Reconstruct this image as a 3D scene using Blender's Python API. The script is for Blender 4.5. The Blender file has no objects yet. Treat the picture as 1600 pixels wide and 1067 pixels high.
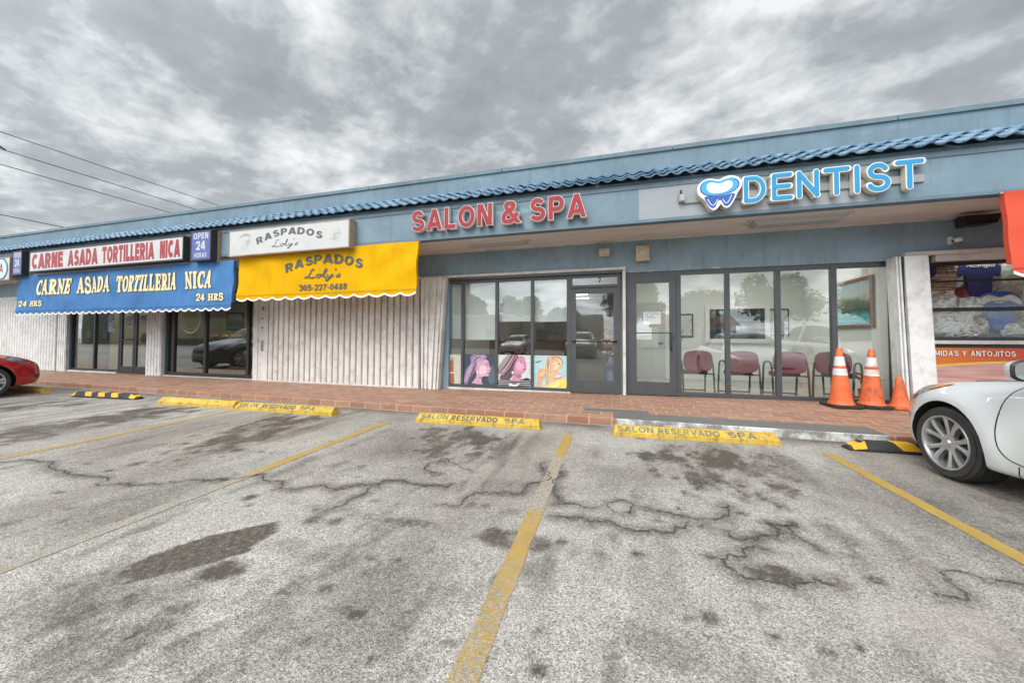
import bpy, bmesh, math, random
import numpy as np
from mathutils import Vector, Matrix
from mathutils.bvhtree import BVHTree
from mathutils.geometry import tessellate_polygon
R = math.radians
random.seed(7)
S = bpy.context.scene
COL = S.collection

# ---------------------------------------------------------------- camera
H = 1.2
cd = bpy.data.cameras.new('camera'); cam = bpy.data.objects.new('camera', cd); COL.objects.link(cam)
S.camera = cam
cd.sensor_width = 36.0; cd.lens = 548.82 / 1600 * 36; cd.shift_y = -19.87 / 1600
cd.clip_start = 0.05; cd.clip_end = 2000
yw, pt, rl = R(15.83), R(1.53), R(.197)
Fv = Vector((-math.sin(yw) * math.cos(pt), math.cos(yw) * math.cos(pt), math.sin(pt)))
Rv = Vector((math.cos(yw), math.sin(yw), 0)); Uv = Rv.cross(Fv)
R2 = Rv * math.cos(rl) + Uv * math.sin(rl); U2 = -Rv * math.sin(rl) + Uv * math.cos(rl)
cam.matrix_world = Matrix(((R2.x, U2.x, -Fv.x, 0), (R2.y, U2.y, -Fv.y, 0), (R2.z, U2.z, -Fv.z, H), (0, 0, 0, 1)))

# ---------------------------------------------------------------- sky and sun
SUN_EL, SUN_AZ = 44, 196          # azimuth: degrees clockwise from +Y (behind the camera, a little left)
W = bpy.data.worlds.new('World'); S.world = W; W.use_nodes = True
nt = W.node_tree; N = nt.nodes; L = nt.links
for n in list(N): N.remove(n)
wo = N.new('ShaderNodeOutputWorld'); bg = N.new('ShaderNodeBackground'); bg.inputs[1].default_value = .1
sky = N.new('ShaderNodeTexSky'); sky.sky_type = 'NISHITA'; sky.sun_disc = False
sky.sun_elevation = R(SUN_EL); sky.sun_rotation = R(SUN_AZ); sky.dust_density = 3
tc = N.new('ShaderNodeTexCoord'); sx = N.new('ShaderNodeSeparateXYZ'); L.new(tc.outputs['Generated'], sx.inputs[0])
def wm(op, a, b=None, c=None):
    m = N.new('ShaderNodeMath'); m.operation = op
    for i, v in enumerate((a, b, c)):
        if v is None: continue
        if isinstance(v, (int, float)): m.inputs[i].default_value = v
        else: L.new(v, m.inputs[i])
    return m.outputs[0]
zc = wm('ADD', wm('MAXIMUM', sx.outputs[2], 0), .24)
cb = N.new('ShaderNodeCombineXYZ'); L.new(wm('DIVIDE', sx.outputs[0], zc), cb.inputs[0]); L.new(wm('DIVIDE', sx.outputs[1], zc), cb.inputs[1])
def wnoise(scale, detail, rough, dist, off):
    mp = N.new('ShaderNodeMapping'); mp.inputs['Location'].default_value = off; mp.inputs['Rotation'].default_value = (0, 0, R(35)); mp.inputs['Scale'].default_value = (.85, 1, 1)
    L.new(cb.outputs[0], mp.inputs[0])
    n = N.new('ShaderNodeTexNoise'); n.inputs['Scale'].default_value = scale; n.inputs['Detail'].default_value = detail
    n.inputs['Roughness'].default_value = rough; n.inputs['Distortion'].default_value = dist; L.new(mp.outputs[0], n.inputs['Vector'])
    return n.outputs[0]
n1 = wnoise(2.0, 9, .58, .15, (3.1, 1.7, 0)); n2 = wnoise(6.0, 8, .62, .15, (8, 4, 2))
cl = wm('ADD', wm('MULTIPLY', n1, .60), wm('MULTIPLY', n2, .40))
rmp = N.new('ShaderNodeValToRGB'); L.new(cl, rmp.inputs[0])
e = rmp.color_ramp.elements
e[0].position = .39; e[0].color = (.35, .382, .402, 1)
e[1].position = .62; e[1].color = (.92, .94, .95, 1)
k = e.new(.475); k.color = (.425, .455, .474, 1)
k = e.new(.53); k.color = (.60, .63, .65, 1)
hz = wm('POWER', wm('SUBTRACT', 1, wm('MINIMUM', wm('MAXIMUM', sx.outputs[2], 0), 1)), 5)     # brighter low in the sky
mul = N.new('ShaderNodeVectorMath'); mul.operation = 'SCALE'; L.new(rmp.outputs[0], mul.inputs[0])
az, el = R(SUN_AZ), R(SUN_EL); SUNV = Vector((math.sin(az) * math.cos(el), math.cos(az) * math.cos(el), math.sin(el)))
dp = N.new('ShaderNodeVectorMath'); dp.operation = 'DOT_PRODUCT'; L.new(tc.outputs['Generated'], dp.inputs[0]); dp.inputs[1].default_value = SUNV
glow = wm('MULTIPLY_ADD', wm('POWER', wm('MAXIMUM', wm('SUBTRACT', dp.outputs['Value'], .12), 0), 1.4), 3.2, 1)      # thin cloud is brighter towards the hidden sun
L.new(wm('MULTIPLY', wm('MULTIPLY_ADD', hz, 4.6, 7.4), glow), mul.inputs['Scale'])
mx = N.new('ShaderNodeMix'); mx.data_type = 'RGBA'; mx.inputs[0].default_value = .96
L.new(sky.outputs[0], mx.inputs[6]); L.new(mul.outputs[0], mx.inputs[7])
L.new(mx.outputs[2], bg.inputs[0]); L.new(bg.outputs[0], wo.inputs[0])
sd = bpy.data.lights.new('sun', 'SUN'); so = bpy.data.objects.new('sun', sd); COL.objects.link(so)
sd.energy = 1.5; sd.angle = R(34); sd.color = (1, .97, .92)
so.rotation_euler = SUNV.to_track_quat('Z', 'Y').to_euler()
S.view_settings.view_transform = 'Standard'; S.view_settings.look = 'None'; S.view_settings.gamma = 1; S.view_settings.exposure = .45
S.cycles.max_bounces = 8; S.cycles.transparent_max_bounces = 16; S.cycles.sample_clamp_indirect = 6
S.cycles.caustics_reflective = False; S.cycles.caustics_refractive = False

# ---------------------------------------------------------------- materials
class NB:
    """small helper round a material's node tree"""
    def __init__(s, name, rough=.6, metal=0):
        s.m = bpy.data.materials.new(name); s.m.use_nodes = True
        s.t = s.m.node_tree; s.b = s.t.nodes['Principled BSDF']
        s.b.inputs['Roughness'].default_value = rough; s.b.inputs['Metallic'].default_value = metal
        s._co = None
    def n(s, kind, **kw):
        q = s.t.nodes.new('ShaderNode' + kind)
        for k, v in kw.items(): setattr(q, k, v)
        return q
    def l(s, a, b): s.t.links.new(a, b)
    def put(s, sock, v):
        if isinstance(v, (int, float)): sock.default_value = v
        elif isinstance(v, tuple): sock.default_value = v if len(v) == 4 or sock.type != 'RGBA' else (*v, 1)
        else: s.l(v, sock)
    def co(s):
        if s._co is None: s._co = s.n('TexCoord').outputs['Object']
        return s._co
    def math(s, op, a, b=None, c=None, clamp=False):
        m = s.n('Math', operation=op); m.use_clamp = clamp
        for i, v in enumerate((a, b, c)):
            if v is not None: s.put(m.inputs[i], v)
        return m.outputs[0]
    def noise(s, scale, detail=4, rough=.55, stretch=(1, 1, 1), dist=0, off=(0, 0, 0)):
        mp = s.n('Mapping'); mp.inputs['Scale'].default_value = stretch; mp.inputs['Location'].default_value = off; s.l(s.co(), mp.inputs[0])
        q = s.n('TexNoise'); q.inputs['Scale'].default_value = scale; q.inputs['Detail'].default_value = detail
        q.inputs['Roughness'].default_value = rough; q.inputs['Distortion'].default_value = dist; s.l(mp.outputs[0], q.inputs['Vector'])
        return q.outputs[0]
    def ramp(s, fac, *stops):
        q = s.n('ValToRGB'); s.l(fac, q.inputs[0]); el = q.color_ramp.elements
        for i, (p, c) in enumerate(stops):
            k = el[i] if i < 2 else el.new(p)
            k.position = p; k.color = (c, c, c, 1) if isinstance(c, (int, float)) else (*c, 1)
        return q.outputs[0]
    def mix(s, fac, a, b, blend='MIX'):
        q = s.n('Mix', data_type='RGBA', blend_type=blend); s.put(q.inputs[0], fac); s.put(q.inputs[6], a); s.put(q.inputs[7], b)
        return q.outputs[2]
    def box(s, x0, x1, y0, y1, axis='XY', soft=.01):
        sp = s.n('SeparateXYZ'); s.l(s.co(), sp.inputs[0])
        a, b = sp.outputs['XYZ'.index(axis[0])], sp.outputs['XYZ'.index(axis[1])]
        r = None
        for v, lo, hi in ((a, x0, x1), (b, y0, y1)):
            q = s.math('MULTIPLY', s.math('DIVIDE', s.math('SUBTRACT', v, lo), soft, clamp=True), s.math('DIVIDE', s.math('SUBTRACT', hi, v), soft, clamp=True))
            r = q if r is None else s.math('MULTIPLY', r, q)
        return r
    def bump(s, h, strength=.3, dist=.01):
        q = s.n('Bump'); q.inputs['Strength'].default_value = strength; q.inputs['Distance'].default_value = dist
        s.l(h, q.inputs['Height']); s.l(q.outputs[0], s.b.inputs['Normal'])
    def color(s, c): s.put(s.b.inputs['Base Color'], c)
MATS = {}
def paint(name, col, rough=.55, var=.12, scale=2.5, dirt=None, dirt_amt=.35, streak=False, bump=.15, fine=60, metal=0, spec=.5):
    if name in MATS: return MATS[name]
    q = NB(name, rough, metal)
    v = q.noise(scale, 5, .6)
    lo = tuple(max(0, c * (1 - var)) for c in col); hi = tuple(min(1, c * (1 + var)) for c in col)
    c = q.ramp(v, (.3, lo), (.7, hi))
    if dirt:
        d = q.noise(3.0 if not streak else 5, 7, .7, (1, 1, 1) if not streak else (2.4, 2.4, .22), .2, (4, 2, 9))
        c = q.mix(q.math('MULTIPLY', q.ramp(d, (.48, 0), (.72, 1)), dirt_amt), c, dirt)
    q.color(c)
    q.b.inputs['Specular IOR Level'].default_value = spec
    if bump: q.bump(q.noise(fine, 3, .6), bump, .004)
    MATS[name] = q.m
    return q.m
def emit(name, col, st):
    q = NB(name); q.color(col); q.b.inputs['Emission Color'].default_value = (*col, 1); q.b.inputs['Emission Strength'].default_value = st
    return q.m
def carpaint(name, col):
    q = NB(name, .32, 0); q.color(col); q.b.inputs['Coat Weight'].default_value = .9; q.b.inputs['Coat Roughness'].default_value = .04
    return q.m
def glass(name, tint=(.82, .87, .86), boost=1.6, floor=.06):
    q = NB(name); t = q.t; t.nodes.remove(q.b); out = t.nodes['Material Output']
    tr = q.n('BsdfTransparent'); tr.inputs[0].default_value = (*tint, 1)
    gl = q.n('BsdfGlossy'); gl.inputs['Roughness'].default_value = .004; gl.inputs[0].default_value = (.95, .97, .97, 1)
    w = q.noise(.9, 2, .5); bp = q.n('Bump'); bp.inputs['Strength'].default_value = .05; bp.inputs['Distance'].default_value = .02; q.l(w, bp.inputs['Height']); q.l(bp.outputs[0], gl.inputs['Normal'])
    fr = q.n('Fresnel'); fr.inputs[0].default_value = 1.5
    ge = q.n('NewGeometry')
    f = q.math('MULTIPLY', q.math('MULTIPLY_ADD', fr.outputs[0], boost, floor, clamp=True), q.math('SUBTRACT', 1, ge.outputs['Backfacing']))
    mx = q.n('MixShader'); q.l(f, mx.inputs[0]); q.l(tr.outputs[0], mx.inputs[1]); q.l(gl.outputs[0], mx.inputs[2]); q.l(mx.outputs[0], out.inputs[0])
    return q.m

# asphalt: pale exposed aggregate; the grid's attributes carry oil, brown stains and worn patches that lie on it
def asphalt_nodes(q):
    vo = q.n('TexVoronoi'); vo.inputs['Scale'].default_value = 165; q.l(q.co(), vo.inputs['Vector'])
    sp = q.n('SeparateColor'); q.l(vo.outputs['Color'], sp.inputs[0])
    st = q.ramp(sp.outputs[0], (0, (.15, .143, .132)), (1, (.84, .80, .73)), (.25, (.37, .352, .32)), (.62, (.53, .506, .462)))
    st = q.mix(q.math('MULTIPLY', sp.outputs[1], .22), st, (.46, .40, .33))
    st = q.mix(q.ramp(q.noise(190, 3, .7), (.36, .5), (.55, 0)), st, (.16, .158, .153))
    big = q.ramp(q.noise(1.1, 6, .62), (.28, .82), (.72, 1.12))
    big2 = q.ramp(q.noise(9, 6, .7), (.3, .84), (.66, 1.06))
    st = q.mix(1, st, big, 'MULTIPLY'); st = q.mix(1, st, big2, 'MULTIPLY')
    q.bump(q.math('ADD', vo.outputs['Distance'], q.noise(160, 3, .6)), .55, .006)
    return st
qa = NB('asphalt', .85); stone = asphalt_nodes(qa)
at = qa.n('Attribute', attribute_name='stain'); asx = qa.n('SeparateXYZ'); qa.l(at.outputs['Vector'], asx.inputs[0])
grain = qa.ramp(qa.noise(30, 5, .75), (.32, .45), (.60, 1.3))
oil = qa.math('MULTIPLY', qa.math('MULTIPLY', asx.outputs[0], 1.35), grain, clamp=True)
c = qa.mix(qa.math('MULTIPLY', asx.outputs[1], .8, clamp=True), stone, qa.mix(.55, stone, (.20, .145, .105), 'MIX'))
c = qa.mix(qa.math('MULTIPLY', oil, .93), c, (.066, .050, .038))
c = qa.mix(qa.math('MULTIPLY', asx.outputs[2], .5, clamp=True), c, (.50, .45, .41))
qa.color(c)
qa.l(qa.math('SUBTRACT', .85, qa.math('MULTIPLY', oil, .25)), qa.b.inputs['Roughness'])
M_ASPH = qa.m
# worn road paint: paint sheet broken by the aggregate showing through, wear attribute along the line
ql = NB('worn_yellow_paint', .75); st = asphalt_nodes(ql)
wa = ql.n('Attribute', attribute_name='wear'); wr = ql.math('ADD', wa.outputs['Fac'], ql.math('MULTIPLY_ADD', ql.noise(2.2, 3, .6), .5, -.25))
nn = ql.math('MULTIPLY_ADD', ql.noise(55, 4, .75), .75, ql.math('MULTIPLY', ql.noise(9, 4, .6), .25))
thr = ql.math('MULTIPLY_ADD', ql.math('SUBTRACT', nn, ql.math('MULTIPLY_ADD', wr, .42, .30)), 9, .5, clamp=True)
st = ql.mix(.4, st, (.30, .255, .20))
ql.color(ql.mix(thr, st, ql.mix(ql.noise(6, 4, .6), (.36, .22, .045), (.56, .38, .10))))
M_LINE = ql.m
# brick paving
def brick_mat(name, vertical=False):
    q = NB(name, .62)
    mp = q.n('Mapping'); q.l(q.co(), mp.inputs[0])
    if vertical: mp.inputs['Rotation'].default_value = (R(-90), 0, 0)
    br = q.n('TexBrick'); q.l(mp.outputs[0], br.inputs['Vector']); br.offset = .5 if not vertical else 0
    br.inputs['Color1'].default_value = (.32, .13, .07, 1); br.inputs['Color2'].default_value = (.45, .235, .14, 1); br.inputs['Mortar'].default_value = (.52, .43, .38, 1)
    br.inputs['Scale'].default_value = 1; br.inputs['Mortar Size'].default_value = .009; br.inputs['Mortar Smooth'].default_value = .2
    br.inputs['Brick Width'].default_value = .31 if not vertical else .31; br.inputs['Row Height'].default_value = .155 if not vertical else .3; br.inputs['Bias'].default_value = 0
    c = q.mix(q.ramp(q.noise(1.6, 6, .65), (.35, 0), (.7, .55)), br.outputs[0], (.31, .215, .16))
    c = q.mix(q.ramp(q.noise(9, 6, .7, (1, .5, 1)), (.5, 0), (.75, .6)), c, (.16, .10, .08))
    c = q.mix(q.ramp(q.noise(14, 5, .7, (.4, 1.6, 1), 0, (7, 3, 1)), (.56, 0), (.75, .5)), c, (.52, .36, .26))
    grey = q.mix(q.noise(12, 5, .7), (.10, .10, .10), (.20, .195, .185))
    if not vertical:
        m = q.math('ADD', q.box(.02, 3.05, 4.9, 5.44, soft=.006), q.box(-.42, .52, 5.44, 5.66, soft=.006), clamp=True)
    else:
        m = q.box(.06, 3.05, -1, 1, 'XZ', soft=.006)
        grey = q.mix(q.ramp(q.noise(4.2, 6, .7), (.42, 0), (.58, 1)), (.24, .235, .22), (.72, .72, .70))
    c = q.mix(m, c, grey)
    q.color(c)
    h = q.math('ADD', q.math('MULTIPLY', br.outputs['Fac'], -1), q.math('MULTIPLY', q.noise(70, 3, .6), .35)); q.bump(h, .5, .004)
    q.l(q.ramp(q.noise(3, 4, .6), (.3, .45), (.7, .75)), q.b.inputs['Roughness'])
    return q.m
M_WALK = brick_mat('terracotta_brick_paving'); M_KERB = brick_mat('terracotta_brick_kerb', True)

# blue building paint with a grey repainted patch on the fascia
def building_paint(name, col, patch=False, flake=False):
    q = NB(name, .7)
    c = q.ramp(q.noise(1.3, 6, .65), (.28, tuple(v * .80 for v in col)), (.72, tuple(min(1, v * 1.16) for v in col)))
    c = q.mix(q.ramp(q.noise(4, 7, .7, (1, 1, .35)), (.5, 0), (.78, .5)), c, tuple(v * .55 for v in col))
    c = q.mix(q.ramp(q.noise(2.2, 5, .7, (.5, 1, 1.4), 0, (3, 3, 3)), (.58, 0), (.74, .35)), c, tuple(min(1, v * 1.7) for v in col))
    c = q.mix(q.ramp(q.noise(6, 7, .7, (1.4, 1, .12), 0, (2, 7, 4)), (.54, 0), (.74, .55)), c, tuple(v * .45 for v in col))
    if patch:
        c = q.mix(q.math('MULTIPLY', q.box(.42, 3.45, 3.0, 3.60, 'XZ', .012), .85), c, q.mix(q.noise(5, 5, .6), (.30, .325, .345), (.40, .42, .44)))
        c = q.mix(q.math('MULTIPLY', q.box(-3.1, -.85, 3.36, 3.46, 'XZ', .03), .5), c, (.24, .42, .47))
    if flake:
        m = q.math('MULTIPLY', q.box(.2, 4.3, 2.40, 2.52, 'XZ', .06), q.ramp(q.noise(5, 5, .6, (1.2, 1, 2)), (.55, 0), (.62, 1)))
        c = q.mix(m, c, (.55, .47, .40))
    q.color(c); q.bump(q.noise(90, 3, .7), .25, .003)
    return q.m
M_FASC = building_paint('blue_grey_fascia_paint', (.182, .26, .318), patch=True)
M_PARA = building_paint('blue_grey_parapet_paint', (.16, .238, .292))
M_WALL = building_paint('slate_blue_wall_paint', (.25, .35, .42), flake=True)
M_TRIMB = paint('dark_blue_trim_paint', (.12, .185, .235), .5, .15)
def soffit_mat():
    q = NB('cream_soffit_panel', .6)
    sp = q.n('SeparateXYZ'); q.l(q.co(), sp.inputs[0])
    rib = q.math('FRACT', q.math('MULTIPLY', sp.outputs[1], 1 / .1))
    g = q.math('LESS_THAN', rib, .1)
    c = q.ramp(q.noise(2, 5, .6, (.3, 2, 1)), (.3, (.70, .655, .61)), (.7, (.86, .83, .79)))
    q.color(q.mix(q.math('MULTIPLY', g, .45), c, (.42, .38, .34)))
    q.bump(q.math('SUBTRACT', 1, g), .6, .006); return q.m
M_SOFF = soffit_mat()
def tile_mat():
    q = NB('blue_glazed_roof_tile', .38)
    c = q.ramp(q.noise(2.2, 5, .65), (.3, (.11, .21, .33)), (.72, (.28, .42, .54)))
    c = q.mix(q.ramp(q.noise(7, 6, .7, (1, 1, 1), 0, (5, 1, 3)), (.52, 0), (.74, .75)), c, (.50, .60, .68))
    c = q.mix(q.ramp(q.noise(5, 6, .7, (1, 1, 1), 0, (1, 8, 3)), (.60, 0), (.72, .7)), c, (.045, .07, .12))
    q.color(c); q.bump(q.noise(40, 3, .6), .2, .004); return q.m
M_TILE = tile_mat()
def shutter_mat(name, col):
    q = NB(name, .5)
    c = q.ramp(q.noise(1.4, 5, .6), (.3, tuple(v * .9 for v in col)), (.7, col))
    c = q.mix(q.math('MULTIPLY', q.ramp(q.noise(5, 8, .72, (1, 1, .8)), (.46, 0), (.74, 1)), .6), c, (.30, .265, .235))
    c = q.mix(q.math('MULTIPLY', q.ramp(q.noise(9, 5, .6, (1, 1, .7), 0, (3, 5, 7)), (.70, 0), (.74, 1)), .8), c, (.12, .09, .075))
    q.color(c); q.bump(q.noise(30, 3, .6), .1, .004); return q.m
M_SHUT = shutter_mat('grimy_white_shutter_metal', (.85, .83, .80))
M_GROOVE = paint('shutter_fold_shade_and_grime', (.50, .48, .455), .7, .25, 6)  # crease shade painted into the folds, along with their grime
M_SHUTC = shutter_mat('clean_white_shutter_metal', (.82, .84, .84))
M_ALU = paint('grey_aluminium', (.085, .09, .098), .42, .12, 4, metal=.25, bump=.05)
M_ALUD = paint('dark_aluminium', (.028, .03, .034), .4, .15, 4, bump=.05)
M_WTRIM = paint('white_trim_metal', (.66, .65, .62), .5, .08, 4, (.25, .2, .16), .6)
M_GLASS = glass('window_glass', (.95, .97, .965), 2.2, .085)
M_GLASSD = glass('tinted_shop_glass', (.80, .82, .81), 2.6, .08)
M_WHITE = paint('white_paint', (.78, .78, .77), .5, .04)
M_BLACK = paint('black_plastic', (.018, .018, .02), .45, .2, 6)
M_RUBBER = paint('black_rubber', (.03, .03, .031), .75, .3, 8, (.10, .095, .09), .5, bump=.3)
M_INWALL = paint('interior_white_wall', (.74, .75, .72), .8, .03)
M_INCREAM = paint('interior_cream_wall', (.62, .58, .38), .8, .06)
M_FLOORT = paint('interior_floor_tile', (.45, .44, .40), .25, .1, 3)
M_CEIL = paint('interior_ceiling', (.75, .75, .73), .8, .03)
M_LAMP = emit('lamp_tube', (1, .97, .9), 9)
M_WOOD = paint('brown_wood', (.22, .10, .045), .5, .3, 6)

# ---------------------------------------------------------------- mesh helpers
class MB:
    def __init__(s): s.v = []; s.f = []; s.mi = []; s.sm = []
    def add(s, vs, fs, mi=0, smooth=False):
        o = len(s.v); s.v += [tuple(p) for p in vs]
        for f in fs: s.f.append([i + o for i in f]); s.mi.append(mi); s.sm.append(smooth)
        return s
    def box(s, x0, x1, y0, y1, z0, z1, mi=0, bev=0):
        if bev:
            b = bev; bm = bmesh.new(); bmesh.ops.create_cube(bm, size=1)
            for v in bm.verts: v.co = Vector(((x0 + x1) / 2 + v.co.x * (x1 - x0), (y0 + y1) / 2 + v.co.y * (y1 - y0), (z0 + z1) / 2 + v.co.z * (z1 - z0)))
            bmesh.ops.bevel(bm, geom=bm.edges[:], offset=b, segments=2, profile=.5, affect='EDGES')
            bm.verts.index_update(); s.add([v.co for v in bm.verts], [[v.index for v in f.verts] for f in bm.faces], mi); bm.free(); return s
        v = [(x, y, z) for z in (z0, z1) for y in (y0, y1) for x in (x0, x1)]
        return s.add(v, [(0, 2, 3, 1), (4, 5, 7, 6), (0, 1, 5, 4), (2, 6, 7, 3), (0, 4, 6, 2), (1, 3, 7, 5)], mi)
    def prism(s, poly, axis, a, b, mi=0, caps=True):
        """poly: 2D outline; axis: the axis it is pulled along, from a to b"""
        def P(u, v, t): return {'X': (t, u, v), 'Y': (u, t, v), 'Z': (u, v, t)}[axis]
        n = len(poly); vs = [P(u, v, a) for u, v in poly] + [P(u, v, b) for u, v in poly]
        fs = [(i, (i + 1) % n, n + (i + 1) % n, n + i) for i in range(n)]
        if caps:
            tri = tessellate_polygon([[Vector((u, v, 0)) for u, v in poly]])
            fs += [tuple(t) for t in tri] + [tuple(n + i for i in t) for t in tri]
        return s.add(vs, fs, mi)
    def tube(s, pts, r, n=8, mi=0, closed=False, caps=True):
        pts = [Vector(p) for p in pts]; m = len(pts); rs = r if isinstance(r, (list, tuple)) else [r] * m
        vs = []; up = None
        for i in range(m):
            a = pts[(i - 1) % m] if (closed or i > 0) else pts[0]; b = pts[(i + 1) % m] if (closed or i < m - 1) else pts[-1]
            t = (b - a).normalized()
            if up is None: up = Vector((0, 0, 1)) if abs(t.z) < .9 else Vector((1, 0, 0))
            u = (up - t * up.dot(t)).normalized(); up = u; w = t.cross(u)
            vs += [pts[i] + (u * math.cos(2 * math.pi * k / n) + w * math.sin(2 * math.pi * k / n)) * rs[i] for k in range(n)]
        fs = [(i * n + k, i * n + (k + 1) % n, ((i + 1) % m) * n + (k + 1) % n, ((i + 1) % m) * n + k) for i in range(m if closed else m - 1) for k in range(n)]
        if caps and not closed: fs += [tuple(range(n - 1, -1, -1)), tuple((m - 1) * n + k for k in range(n))]
        return s.add(vs, fs, mi, True)
    def lathe(s, prof, n=32, mi=0, axis='Z', c=(0, 0, 0), closed=False, mis=None):
        """prof: (radius, height) pairs"""
        vs = []
        for r_, h_ in prof:
            for k in range(n):
                a = 2 * math.pi * k / n; x, y = r_ * math.cos(a), r_ * math.sin(a)
                vs.append({'Z': (c[0] + x, c[1] + y, c[2] + h_), 'X': (c[0] + h_, c[1] + x, c[2] + y), 'Y': (c[0] + x, c[1] + h_, c[2] + y)}[axis])
        m = len(prof)
        for i in range(m if closed else m - 1):
            j = (i + 1) % m
            s.add([], [], mi)
            o = len(s.v)
            for k in range(n):
                s.f.append([o + i * n + k, o + i * n + (k + 1) % n, o + j * n + (k + 1) % n, o + j * n + k]); s.mi.append(mis[i] if mis else mi); s.sm.append(True)
        s.v += vs
        return s
    def ball(s, c, r, n=10, mi=0):
        rr = r if isinstance(r, tuple) else (r, r, r); m = max(4, n // 2 + 1); vs = []; fs = []
        for i in range(m + 1):
            th = math.pi * i / m
            for k in range(n):
                a = 2 * math.pi * k / n; vs.append((c[0] + rr[0] * math.sin(th) * math.cos(a), c[1] + rr[1] * math.sin(th) * math.sin(a), c[2] + rr[2] * math.cos(th)))
        for i in range(m):
            for k in range(n): fs.append((i * n + k, i * n + (k + 1) % n, (i + 1) * n + (k + 1) % n, (i + 1) * n + k))
        return s.add(vs, fs, mi, True)
    def build(s, name, mats, parent=None, fix=True, sharp=None):
        me = bpy.data.meshes.new(name); me.from_pydata(s.v, [], s.f)
        if not isinstance(mats, (list, tuple)): mats = [mats]
        for m in mats: me.materials.append(m)
        me.polygons.foreach_set('material_index', s.mi); me.polygons.foreach_set('use_smooth', s.sm)
        if fix:
            bm = bmesh.new(); bm.from_mesh(me); bmesh.ops.recalc_face_normals(bm, faces=bm.faces); bm.to_mesh(me); bm.free()
        if sharp: me.set_sharp_from_angle(angle=R(sharp))
        me.update()
        o = bpy.data.objects.new(name, me); COL.objects.link(o)
        if parent: o.parent = parent
        return o
def tag(o, label=None, cat=None, group=None, kind=None):
    if label: o['label'] = label
    if cat: o['category'] = cat
    if group: o['group'] = group
    if kind: o['kind'] = kind
    return o
def empty(name, loc, label, cat, group=None, rz=0):
    o = bpy.data.objects.new(name, None); COL.objects.link(o); o.location = loc; o.rotation_euler = (0, 0, rz); o.empty_display_size = .2
    return tag(o, label, cat, group)
def B(x0, x1, y0, y1, z0, z1, name, mat, parent=None, bev=0): return MB().box(x0, x1, y0, y1, z0, z1, 0, bev).build(name, mat, parent)
def chaikin(p, it=2, closed=True):
    for _ in range(it):
        q = []; n = len(p)
        rng = range(n) if closed else range(n - 1)
        if not closed: q.append(p[0])
        for i in rng:
            a, b = p[i], p[(i + 1) % n]
            q += [tuple(.75 * x + .25 * y for x, y in zip(a, b)), tuple(.25 * x + .75 * y for x, y in zip(a, b))]
        if not closed: q.append(p[-1])
        p = q
    return p
DG = bpy.context.evaluated_depsgraph_get
def char_mesh(txt, off=0, ext=0, shear=0, res=4):
    cu = bpy.data.curves.new('t', 'FONT'); cu.body = txt; cu.size = 1; cu.offset = off; cu.extrude = ext; cu.shear = shear; cu.resolution_u = res
    o = bpy.data.objects.new('t', cu); COL.objects.link(o); bpy.context.view_layer.update()
    me = bpy.data.meshes.new_from_object(o.evaluated_get(DG()))
    v = np.empty(len(me.vertices) * 3); me.vertices.foreach_get('co', v); f = [tuple(p.vertices) for p in me.polygons]
    bpy.data.objects.remove(o); bpy.data.curves.remove(cu); bpy.data.meshes.remove(me)
    return v.reshape(-1, 3), f
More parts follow.
